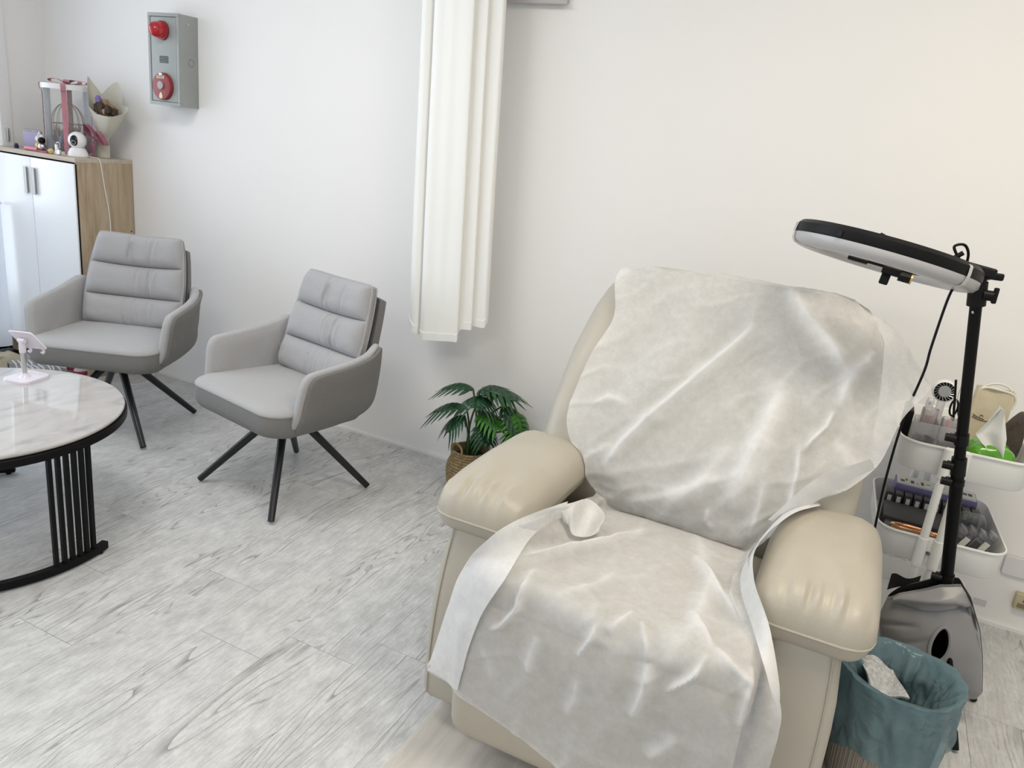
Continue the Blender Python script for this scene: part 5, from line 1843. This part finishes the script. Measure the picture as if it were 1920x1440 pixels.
for k in range(18):
    a = 2 * PI * k / 18
    pts = [(0.017 * math.cos(a), -0.0105, 0.200 + 0.017 * math.sin(a)), (0.024 * math.cos(a + 0.18), -0.0105, 0.200 + 0.024 * math.sin(a + 0.18)), (0.030 * math.cos(a + 0.25), -0.0105, 0.200 + 0.030 * math.sin(a + 0.25))]
    build('blade', tube(pts, 0.0011, 5), 'chrome', fhd)
V, F = lathe([(0, -0.014), (0.017, -0.014), (0.018, -0.012), (0.018, -0.004), (0, -0.004)], 28)
build('hub_cap', ([(p[0], p[2], 0.200 + p[1]) for p in V], F), mat('fan_grey', (0.40, 0.40, 0.41), 0.35), fhd)
build('grip', tube([(0, 0.0, 0.0), (0, 0, 0.168)], 0.012, 16), 'white_plastic', fn_)
og = thing('acrylic_organizer', 'clear plastic organizer of brushes in the top tray', 'organizer', (0.267, 2.545, TZ), math.radians(3))
for b in ((-0.062, 0.062, -0.042, -0.040), (-0.062, 0.062, 0.040, 0.042), (-0.062, -0.060, -0.042, 0.042), (0.060, 0.062, -0.042, 0.042), (-0.001, 0.001, -0.042, 0.042)):
    build('panel', box(b[0], b[1], b[2], b[3], 0.0, 0.135), 'clear_cloudy', og)
build('floor_panel', box(-0.062, 0.062, -0.042, 0.042, 0.0, 0.003), 'clear_cloudy', og)
for (x, y, h, lab) in ((0.240, 2.555, 0.165, 'left clear cup with coral caps in the organizer'), (0.294, 2.540, 0.150, 'right clear cup with coral caps in the organizer')):
    cu_ = thing('clear_cup', lab, 'cup', (x, y, TZ + 0.004), group='clear cups in the trolley')
    build('wall', lathe([(0.019, 0.0), (0.023, h), (0.0215, h), (0.0178, 0.002), (0.0178, 0.0)], 24), 'clear_cloudy', cu_)
    build('base', lathe([(0, 0), (0.019, 0), (0.019, 0.004), (0, 0.004)], 24), 'clear_cloudy', cu_)
for (x, y, lab, lean) in ((0.236, 2.552, 'coral tipped brush in the left clear cup', -0.02), (0.247, 2.560, 'coral capped tube in the left clear cup', 0.02), (0.294, 2.545, 'coral capped tube in the right clear cup', -0.01)):
    b_ = thing('makeup_tube', lab, 'cosmetic', (x, y, TZ + 0.008), group='coral tubes in the trolley')
    build('tube_body', cyl((0, 0, 0), 0.0055, 0.10, 12), 'pearl', b_)
    build('cap', cyl((0, 0, 0.10), 0.0062, 0.04, 12), 'pink_bits', b_)
tag(build('coral_sponge', lathe([(0, 0), (0.014, 0.004), (0.017, 0.015), (0.012, 0.030), (0.004, 0.045), (0, 0.048)], 20, (0.322, 2.575, TZ + 0.088)), 'pink_bits'), 'coral teardrop sponge beside the clear cups', 'sponge')
tag(build('sponge_box', box(0.302, 0.345, 2.555, 2.60, TZ, TZ + 0.088, 0.003), 'clear_cloudy'), 'frosted little box holding up the coral sponge', 'box')
tag(build('foil_pouch', surf(20, 12, lambda u, v: (0.208 + 0.125 * u, 2.492 + 0.008 * math.sin(u * 9) + 0.004 * math.sin(v * 7), TZ + 0.01 + 0.085 * v + 0.005 * math.sin(u * 7)), 0.004), 'grey_foil'), 'crinkled grey foil pouch at the tray front', 'pouch')
tag(build('black_case', box(0.185, 0.210, 2.69, 2.82, TZ, TZ + 0.115, 0.006), 'black_plastic'), 'black case in the top tray left corner', 'case')
tag(build('tan_card', rot(box(0.208, 0.211, 2.600, 2.650, TZ, TZ + 0.105), 'Z', -0.3, (0.208, 2.62, 0)), 'card'), 'small tan card beside the spray bottle', 'card')
bx_ = thing('makeup_brush', 'thin black brush sticking up from the top tray', 'brush', (0.335, 2.60, TZ))
build('handle', tube([(0, 0, 0), (-0.050, -0.01, 0.262)], 0.0035, 8), 'black_plastic', bx_)
build('ferrule', tube([(-0.002, 0, 0.01), (-0.012, -0.002, 0.06)], 0.0042, 8), 'chrome', bx_)
tw = thing('tweezers', 'steel tweezers standing behind the black pole', 'tweezers', (0.322, 2.62, TZ))
for s in (-1, 1):
    build('arm', ribbon([(s * 0.010, 0, 0.03), (s * 0.011 - 0.004, 0, 0.15), (s * 0.007 - 0.008, 0, 0.24), (-0.010, 0, 0.276)], 0.007, (0, 1, 0)), 'chrome', tw)
ht = thing('scissors', 'black handled scissors standing in the top tray', 'scissors', (0.318, 2.64, TZ))
for s in (-1, 1):
    build('finger_loop', tube([(s * 0.012 + 0.010 * math.cos(a), 0, 0.165 + 0.026 * math.sin(a)) for a in np.linspace(0, 2 * PI, 18, endpoint=False)], 0.003, 7, closed=True), 'black_plastic', ht)
    build('blade', ribbon([(s * 0.010, 0, 0.14), (s * 0.003, 0, 0.09), (s * 0.002, 0, 0.0)], 0.008, (1, 0, 0)), 'chrome', ht)
# paper tote
M['tote'] = mat('cream_paper', (0.66, 0.585, 0.42), 0.7, var=0.10, vscale=20, bump=0.3, bscale=30)
M['ink'] = mat('brown_ink', (0.10, 0.05, 0.03), 0.7)
tt = thing('paper_tote', 'cream paper tote with looped handle in the top tray', 'tote bag', (0.418, 2.775, TZ), math.radians(4))


def tote_side(s):
    return surf(16, 12, lambda u, v: (-0.052 + 0.104 * u + 0.004 * (v - 0.5), s * (0.030 - 0.016 * v) + 0.003 * math.sin(u * 8 + v * 5) * v, 0.005 + 0.215 * v), 0.0015)


build('front_panel', tote_side(-1), 'tote', tt)
build('rear_panel', tote_side(1), 'tote', tt)
for s in (-1, 1):
    build('gusset', surf(5, 12, lambda u, v: (s * (0.052 - 0.006 * math.sin(PI * u) * v) + 0.004 * (v - 0.5), (2 * u - 1) * (0.030 - 0.016 * v), 0.005 + 0.215 * v), 0.001), 'tote', tt)
build('bottom_panel', box(-0.052, 0.052, -0.030, 0.030, 0.002, 0.006), 'tote', tt)
M['cord'] = mat('cream_cord', (0.78, 0.75, 0.66), 0.7)
build('handle', tube(catmull([(-0.048, -0.012, 0.205), (-0.03, -0.016, 0.222), (0.01, -0.018, 0.222), (0.048, -0.015, 0.214), (0.060, -0.01, 0.19), (0.054, -0.013, 0.165)], 8), 0.0038, 8), 'cord', tt)
build('handle', tube(catmull([(-0.042, 0.014, 0.21), (0.0, 0.018, 0.232), (0.040, 0.018, 0.226), (0.058, 0.012, 0.195), (0.050, 0.014, 0.17)], 8), 0.0034, 8), 'cord', tt)
# brown line doodle on the tote front
for pts in ([(-0.045, 0.125), (-0.03, 0.119), (-0.01, 0.117), (0.012, 0.119)], [(-0.045, 0.132), (-0.03, 0.125), (-0.012, 0.122)], [(0.020, 0.124), (0.030, 0.130), (0.040, 0.126), (0.043, 0.117)],
            [(-0.026, 0.128), (-0.022, 0.134), (-0.016, 0.131)], [(0.028, 0.085), (0.036, 0.09), (0.032, 0.08), (0.04, 0.074)]):
    P3 = catmull([(x, -(0.0325 - 0.016 * (z / 0.215)), z) for x, z in pts], 5)
    build('drawn_line', tube([(p.x, p.y - 0.001, p.z) for p in P3], 0.0011, 5), 'ink', tt)
# tissue pack
M['green_film'] = mat('green_plastic_film', (0.12, 0.42, 0.02), 0.2, coat=0.4, var=0.55, vscale=16)
M['tissue'] = sheer_mat('white_tissue', (0.92, 0.92, 0.90), see=0.02, transl=0.3)
ti = thing('tissue_pack', 'green tissue packet with white tissue pulled out', 'tissues', (0.418, 2.560, TZ), math.radians(8))
build('packet', sbox((0, 0, 0.048), (0.125, 0.115, 0.096), 0.03, 8, lambda p, u: p + Vector((0, 0, 0.012 * max(0, u.z) * (1 - u.x ** 2) + 0.005 * noise.noise(p * 40)))), 'green_film', ti, angle=80)


def tis(u, v):
    # a diamond: pulled out of the slot at the lower right, point upright, corner flopping left
    lx = np.interp(v, [0, 0.55, 1.0], [0.020, -0.062, -0.016])
    rx = np.interp(v, [0, 0.45, 1.0], [0.024, 0.016, -0.012])
    x = lx + (rx - lx) * u
    z = 0.070 + 0.150 * v - 0.02 * (1 - u) * math.sin(PI * v)
    return (x, -0.050 + 0.018 * math.sin(u * 5.5) * (0.3 + v) + 0.014 * v, z)


build('tissue', surf(24, 24, tis, 0.0008), 'tissue', ti, angle=80)
# felt pouch
M['felt'] = mat('dark_brown_felt', (0.072, 0.058, 0.048), 0.95, var=0.25, vscale=90, bump=0.4, bscale=150)
fp = thing('felt_pouch', 'dark brown felt pouch in the top tray right corner', 'pouch', (0.468, 2.680, TZ), math.radians(-4))
leafp = chaikin([(-0.034, 0.0), (0.030, 0.0), (0.046, 0.075), (0.040, 0.150), (0.026, 0.195), (0.0, 0.160), (-0.030, 0.095)], 2)
build('body', pill(leafp, [(0, -0.030), (0.8, -0.030), (0.95, -0.024), (1, -0.012), (1, 0.012), (0.95, 0.024), (0.8, 0.030), (0, 0.030)], lambda x, y, h: (x, h, y)), 'felt', fp, angle=70)
build('mouth', pill(leafp, [(0, -0.031), (0.30, -0.032), (0.34, -0.030)], lambda x, y, h: (x * 0.9 + 0.004, h, y * 0.5 + 0.02)), 'black_plastic', fp, angle=70)
build('fold', surf(10, 16, lambda u, v: (-0.030 + 0.062 * u, -0.036 - 0.008 * math.sin(PI * u), 0.06 + 0.105 * v * (0.4 + 0.6 * u)), 0.003), 'felt', fp, angle=70)

# ---- things in the middle tray
MZ = 0.415
M['purple'] = mat('violet_card', (0.20, 0.18, 0.38), 0.5, var=0.2, vscale=22)
M['smoke'] = clear_mat('smoky_acrylic', (0.10, 0.10, 0.105), 0.45, 0.12)
M['dark_card'] = mat('dark_grey_card', (0.055, 0.055, 0.055), 0.5)
M['bronze'] = mat('rose_gold_tin', (0.75, 0.45, 0.28), 0.16, metal=1.0)
M['label_white'] = mat('label_white', (0.70, 0.70, 0.66), 0.6)
M['label_yellow'] = mat('label_yellow', (0.50, 0.50, 0.22), 0.6)
vc = thing('lash_book', 'violet printed lash box at the back of the middle tray', 'box', (0.345, 2.845, MZ))
build('box_body', box(-0.125, 0.125, -0.045, 0.045, 0.0, 0.115, 0.003), 'purple', vc)
build('panel', box(-0.120, 0.120, -0.040, 0.040, 0.115, 0.120), 'label_white', vc)
rz_ = random.Random(2)
for k in range(14):
    x = -0.11 + 0.016 * k
    build('printed_bar', box(x, x + rz_.uniform(0.005, 0.013), -0.034 + rz_.uniform(0, 0.03), -0.028 + rz_.uniform(0.0, 0.05), 0.120, 0.1206), 'dark_card', vc, smooth=False)
for row, (y, z0, n, lab) in enumerate(((2.765, 0.062, 10, 'row'), (2.545, 0.045, 6, 'row'))):
    for k in range(n):
        x = 0.208 + k * 0.0285 + (0.004 if row else 0)
        where = ('back row', 'front row')[row]
        t = thing('lash_case', 'smoky lash case, %s from left, %s' % (('leftmost', 'second', 'third', 'fourth', 'fifth', 'sixth', 'seventh', 'eighth', 'ninth', 'tenth')[k], where + ' in middle tray'), 'case', (x, y, MZ), group='lash cases, %s' % where)
        build('case_body', box(-0.0125, 0.0125, -0.03, 0.03, 0.0, z0 + 0.040 * (1 - row * 0.4), 0.003), 'smoke', t)
        zt = z0 + 0.040 * (1 - row * 0.4)
        build('insert', box(-0.0095, 0.0095, -0.024, 0.024, 0.004, zt - 0.008), 'dark_card', t)
        build('sticker', box(-0.006, 0.006, -0.0315, -0.030, zt - 0.03, zt - 0.010), 'label_yellow' if k > 6 else 'label_white', t)
dk = thing('black_box', 'flat black lidded box in the middle tray', 'box', (0.300, 2.65, MZ))
build('box_body', box(-0.105, 0.105, -0.066, 0.066, 0.0, 0.066, 0.004), 'dark_card', dk)
build('lid', box(-0.107, 0.107, -0.068, 0.068, 0.062, 0.078, 0.004), 'dark_card', dk)
for (x, y, rx, lab) in ((0.268, 2.515, 0.052, 'rose gold oval tin at the tray front, left of the posts'), (0.345, 2.512, 0.035, 'rose gold oval tin between the two white posts')):
    g = thing('oval_tin', lab, 'tin', (x, y + 0.006, MZ + 0.026), group='rose gold tins')
    V, F = lathe([(0, 0), (rx, 0), (rx, 0.050), (rx * 0.96, 0.056), (rx * 0.9, 0.052), (0, 0.050)], 36)
    build('tin_body', ([(p[0], p[1] * 0.32, p[2]) for p in V], F), 'bronze', g, angle=40)
    build('lid_rim', tube([(rx * math.cos(a), rx * 0.32 * math.sin(a), 0.054) for a in np.linspace(0, 2 * PI, 30, endpoint=False)], 0.0025, 6, closed=True), 'bronze', g)
M['glue_cup'] = clear_mat('grey_clear_plastic', (0.34, 0.35, 0.37), 0.34, 0.12)
ORD = ['leftmost', 'second', 'third', 'fourth', 'fifth', 'sixth', 'seventh', 'eighth', 'ninth', 'tenth']
for k in range(4):
    x = 0.406 + 0.0265 * k
    y = 2.590 + 0.008 * (k % 2)
    t = thing('lash_jar', 'grey clear jar in the middle tray corner, %s from the black pole' % ('nearest', 'second', 'third', 'farthest')[k], 'jar', (x - 0.016, y, MZ + 0.034), 0.0, group='tilted clear jars')
    V = rot(box(-0.0105, 0.0105, -0.022, 0.022, 0.0, 0.062, 0.004), 'Y', 0.45)
    build('jar_body', V, 'glue_cup', t)
    build('jar_lid', rot(box(-0.0115, 0.0115, -0.0235, 0.0235, 0.056, 0.074, 0.003), 'Y', 0.45), 'glue_cup', t)
    build('label_strip', rot(box(-0.009, 0.009, -0.0228, -0.0222, 0.012, 0.045), 'Y', 0.45), 'label_white' if k % 2 else 'dark_card', t)
tag(build('jar_rack', box(0.395, 0.505, 2.56, 2.66, MZ, MZ + 0.024, 0.004), 'dark_card'), 'dark tray insert under the clear jars', 'insert')
tag(build('clear_tub', sbox((0.455, 2.70, MZ + 0.055), (0.07, 0.08, 0.10), 0.012, 2), 'glue_cup'), 'clear square tub right of the lash cases', 'tub')

# ------------------------------------------------------------------ grey carrier bag on the stand
M['poly'] = mat('grey_poly_mailer', (0.27, 0.268, 0.272), 0.36, spec=0.5)
M['poly_in'] = mat('black_bag_lining', (0.01, 0.01, 0.011), 0.6)
bgx = thing('carrier_bag', 'grey plastic carrier bag hung on the light stand', 'bag', (0.40, 2.33, 0.07))


def bag_skin(u, v, s):
    """front (s=-1) or rear (s=1) skin, v from the bottom up"""
    top = np.interp(u, [0, 0.12, 0.35, 0.6, 0.85, 1.0], [0.335, 0.365, 0.395, 0.43, 0.445, 0.36])
    x0 = np.interp(v, [0, 0.25, 0.7, 1.0], [0.300, 0.268, 0.236, 0.246])
    x1 = np.interp(v, [0, 0.1, 0.5, 0.85, 1.0], [0.535, 0.545, 0.520, 0.490, 0.44])
    z0 = np.interp(u, [0, 0.5, 1.0], [0.10, 0.088, 0.105])
    x = x0 + (x1 - x0) * u
    z = z0 + (top - z0) * v
    belly = (math.sin(PI * min(1, max(0, u))) ** 0.55) * (math.sin(PI * (0.03 + 0.90 * min(v, 0.97))) ** 0.7)
    y = 2.335 + 0.045 * (z - 0.1) + s * 0.062 * belly
    if s < 0:
        # folds from the gathered mouth
        for (cu, cv, du, dv, w, am) in ((0.05, 0.98, 0.95, -0.14, 0.030, 0.014), (0.15, 0.88, 0.7, -0.03, 0.022, -0.010), (0.85, 0.98, 0.14, -0.34, 0.030, 0.010), (0.0, 0.62, 0.35, 0.05, 0.03, -0.006), (0.05, 0.40, 0.40, 0.16, 0.03, -0.006), (0.62, 0.90, 0.34, -0.16, 0.022, -0.010)):
            t = max(0, min(1, ((u - cu) * du + (v - cv) * dv) / (du * du + dv * dv)))
            d = math.hypot(u - cu - t * du, (v - cv - t * dv))
            y -= am * math.exp(-(d / w) ** 2) * math.sin(PI * (0.1 + 0.8 * t))
        y -= 0.004 * noise.noise(Vector((u * 5, v * 5, 4)))
    return (x, y, z)


def in_hole(u, v):
    return ((u - 0.545 - (v - 0.56) * 0.20) / 0.115) ** 2 + ((v - 0.53) / 0.155) ** 2 < (1.0 if v < 0.60 else 1.0)


nu_, nv_ = 90, 90
V = [bag_skin(i / (nu_ - 1), j / (nv_ - 1), -1) for j in range(nv_) for i in range(nu_)]
hcu, hcv, hru, hrv = 0.56, 0.52, 0.088, 0.155


def hole_d(u, v):
    return math.hypot((u - hcu - (v - hcv) * 0.22) / hru, (v - hcv) / hrv)


# pull grid points near the handle hole onto its rim so the cut is clean
for j in range(nv_):
    for i in range(nu_):
        u, v = i / (nu_ - 1), j / (nv_ - 1)
        d = hole_d(u, v)
        if 0.85 < d < 1.12:
            sc_ = 1.0 / d
            vv = hcv + (v - hcv) * sc_
            uu = hcu + (vv - hcv) * 0.22 + (u - hcu - (v - hcv) * 0.22) * sc_
            V[j * nu_ + i] = bag_skin(uu, vv, -1)
F = []
for j in range(nv_ - 1):
    for i in range(nu_ - 1):
        if hole_d((i + 0.5) / (nu_ - 1), (j + 0.5) / (nv_ - 1)) > 0.95:
            F.append((j * nu_ + i, j * nu_ + i + 1, (j + 1) * nu_ + i + 1, (j + 1) * nu_ + i))
build('front_skin', (V, F), 'poly', bgx, True, angle=80)
build('rear_skin', surf(30, 30, lambda u, v: bag_skin(u, v, 1)), 'poly', bgx, True, angle=80)
build('lining', surf(30, 30, lambda u, v: tuple(Vector(bag_skin(u, v, 1)) + Vector((0, -0.012 * math.sin(PI * u), 0.004)))), 'poly_in', bgx, True, angle=80)
rimp = []
for a in np.linspace(0, 2 * PI, 40, endpoint=False):
    vv = hcv + hrv * 1.02 * math.sin(a)
    uu = hcu + (vv - hcv) * 0.22 + hru * 1.02 * math.cos(a)
    p = bag_skin(uu, vv, -1)
    rimp.append((p[0], p[1] - 0.001, p[2]))
build('handle_rim', tube(rimp, 0.0035, 6, closed=True, flat=1.6), 'poly', bgx, True)
build('top_fold', surf(40, 10, lambda u, v: tuple(Vector(bag_skin(0.06 + 0.93 * u, 0.99 - 0.16 * v * (0.45 + 0.55 * math.sin(PI * u)), -1)) + Vector((0, -0.010 - 0.012 * math.sin(PI * v), 0.006 * math.sin(PI * v)))), 0.001), 'poly', bgx, True, angle=80)
build('black_lip', surf(16, 8, lambda u, v: (0.243 + 0.075 * u, 2.385 + 0.02 * math.sin(u * 3), 0.335 + 0.055 * v * (0.75 + 0.25 * math.cos(u * 5)) + 0.030 * u), 0.001), 'poly_in', bgx, True, angle=80)

# ------------------------------------------------------------------ waste bin with liner
M['bin'] = mat('ribbed_beige_plastic', (0.36, 0.32, 0.27), 0.6)
M['liner'] = None
m = bpy.data.materials.new('blue_bin_liner')
N, L, P = nodes_of(m)
P.inputs['Base Color'].default_value = (0.22, 0.335, 0.375, 1)
P.inputs['Roughness'].default_value = 0.2
tp_ = N.new('ShaderNodeBsdfTransparent')
tp_.inputs[0].default_value = (0.60, 0.82, 0.90, 1)
tl_ = N.new('ShaderNodeBsdfTranslucent')
tl_.inputs[0].default_value = (0.14, 0.26, 0.31, 1)
mxa = N.new('ShaderNodeMixShader')
mxa.inputs[0].default_value = 0.25
mxb = N.new('ShaderNodeMixShader')
mxb.inputs[0].default_value = 0.28
L.new(P.outputs[0], mxa.inputs[1])
L.new(tl_.outputs[0], mxa.inputs[2])
L.new(mxa.outputs[0], mxb.inputs[1])
L.new(tp_.outputs[0], mxb.inputs[2])
L.new(mxb.outputs[0], N['Material Output'].inputs[0])
nz = N.new('ShaderNodeTexNoise')
nz.inputs['Scale'].default_value = 16
nz.inputs['Detail'].default_value = 3
nz.inputs['Distortion'].default_value = 1.2
tcz = N.new('ShaderNodeTexCoord')
L.new(tcz.outputs['Object'], nz.inputs['Vector'])
bz_ = N.new('ShaderNodeBump')
bz_.inputs['Strength'].default_value = 0.55
bz_.inputs['Distance'].default_value = 0.02
L.new(nz.outputs['Fac'], bz_.inputs['Height'])
L.new(bz_.outputs['Normal'], P.inputs['Normal'])
M['liner'] = m
BX, BY, BH = 0.282, 1.965, 0.315
wb = thing('waste_bin', 'ribbed beige waste bin lined with a blue bag', 'bin', (BX, BY, 0))
ribs = []
V, F = [], []
nb_ = 120
for (r, z) in ((0.108, 0.0), (0.112, 0.004), (0.126, BH - 0.022), (0.122, BH - 0.022), (0.106, 0.008)):
    for k in range(nb_):
        a = 2 * PI * k / nb_
        q = r + (0.0022 if (k % 3 == 0 and 0 < z < BH - 0.03) else 0)
        V.append((q * math.cos(a), q * math.sin(a), z))
for i in range(4):
    for k in range(nb_):
        F.append((i * nb_ + k, i * nb_ + (k + 1) % nb_, (i + 1) * nb_ + (k + 1) % nb_, (i + 1) * nb_ + k))
F += [tuple(reversed(range(nb_))), tuple(4 * nb_ + k for k in range(nb_))]
build('body', (V, F), 'bin', wb, angle=20)
for k in range(60):
    a = 2 * PI * k / 60
    build('rib', tube([(0.1125 * math.cos(a), 0.1125 * math.sin(a), 0.006), (0.1285 * math.cos(a), 0.1265 * math.sin(a), BH - 0.026)], 0.0024, 5), 'bin', wb)


def liner(u, v):
    a = 2 * PI * u
    # v 0: outside hem, 0.5: rim, 1: inside floor
    ca, sa = math.cos(a), math.sin(a)
    crump = 0.022 * (0.5 - abs(noise.noise(Vector((ca * 2.6, sa * 2.6, v * 4))))) * 0.8 + 0.012 * noise.noise(Vector((ca * 2.2, sa * 2.2, v * 5))) + 0.006 * math.sin(a * 9 + v * 4) * 0.8 + 0.004 * math.sin(a * 17 + v * 9)
    if v < 0.5:
        t = v / 0.5
        z = 0.125 + 0.03 * math.sin(a * 3 + 1) + t * (BH + 0.026 - 0.125 - 0.03 * math.sin(a * 3 + 1))
        r = 0.124 + 0.016 * (z / BH) + abs(crump) * (1.2 - 0.8 * t) + 0.004
    else:
        t = (v - 0.5) / 0.5
        z = BH + 0.026 - t * (BH - 0.03)
        r = (0.138 - 0.026 * min(1, t * 5)) - abs(crump) * min(1, t * 4) * 1.6 - 0.03 * t
    z += 0.010 * noise.noise(Vector((ca * 1.5, sa * 1.5, 7))) * (1 if 0.35 < v < 0.65 else 0.3)
    return (r * ca, r * sa, z)


ln2 = build('bin_liner', surf(145, 60, liner), 'liner', wb, angle=75)
# bubble wrap sheet in the bin
M['bubble'] = mat('bubble_wrap', (0.62, 0.63, 0.64), 0.22, var=0.35, vscale=90, bump=1.0, bscale=140)
tag(build('bubble_wrap', surf(24, 20, lambda u, v: (0.190 + 0.085 * u + 0.035 * v, 2.030 - 0.125 * v + 0.012 * math.sin(u * 4) + 0.03 * u, 0.285 - 0.010 * v + 0.012 * math.sin(u * 5 + v * 3)), 0.005), 'bubble'), 'crumpled clear bubble wrap lying in the bin', 'bubble wrap')
tag(build('yellow_wrapper', sbox((0.275, 1.905, 0.19), (0.08, 0.05, 0.06), 0.022, 4, lambda p, u: p * (1 + 0.25 * noise.noise(p * 40))), mat('yellow_wrapper', (0.50, 0.48, 0.10), 0.5)), 'crumpled yellow wrapper showing through the blue liner', 'wrapper')

# ------------------------------------------------------------------ wall fittings on the right
M['socket_white'] = mat('pale_grey_plate', (0.74, 0.72, 0.74), 0.35)
M['jack'] = mat('aged_beige_plastic', (0.50, 0.43, 0.29), 0.5)
so = thing('switch_plate', 'pale blank plate on the wall at right edge', 'plate', (0.70, WALL_Y, 0.21))
pp = rrect(0.135, 0.072, 0.009, 5)
build('plate', pill(pp, [(0, 0), (1, 0), (1, 0.008), (0.97, 0.012), (0, 0.012)], lambda x, y, h: (0.708 + x, WALL_Y - h, 0.2495 + y)), 'socket_white', so, True, angle=40)
build('painted_shadow_rim', pill(pp, [(0, 0), (1.02, 0), (1.02, 0.003), (0, 0.003)], lambda x, y, h: (0.708 + x, WALL_Y - h, 0.2495 + y)), 'rail', so, True)  # solid grey rim stands in for the shade around the plate edge
jk = thing('phone_jack', 'aged beige phone jack on the wall under the plate', 'phone jack', (0.735, WALL_Y, 0.09))
build('housing', xf(box(0.705, 0.765, WALL_Y - 0.024, WALL_Y, 0.098, 0.160, 0.006), lambda p: p), 'jack', jk, True)
build('screw', cyl((0.733, WALL_Y - 0.026, 0.135), 0.004, 0.003, 12, axis='Y'), 'wire', jk, True)
for k in range(4):
    build('printed_mark', box(0.716, 0.742, WALL_Y - 0.0252, WALL_Y - 0.0238, 0.108 + k * 0.0045, 0.1095 + k * 0.0045), 'ink', jk, True, smooth=False)
tag(build('paper_label', join(box(0.588, 0.632, WALL_Y - 0.001, WALL_Y, 0.060, 0.086)), mat('paper_label', (0.62, 0.61, 0.62), 0.7)), 'small pale paper strip stuck on the lower wall', 'label')
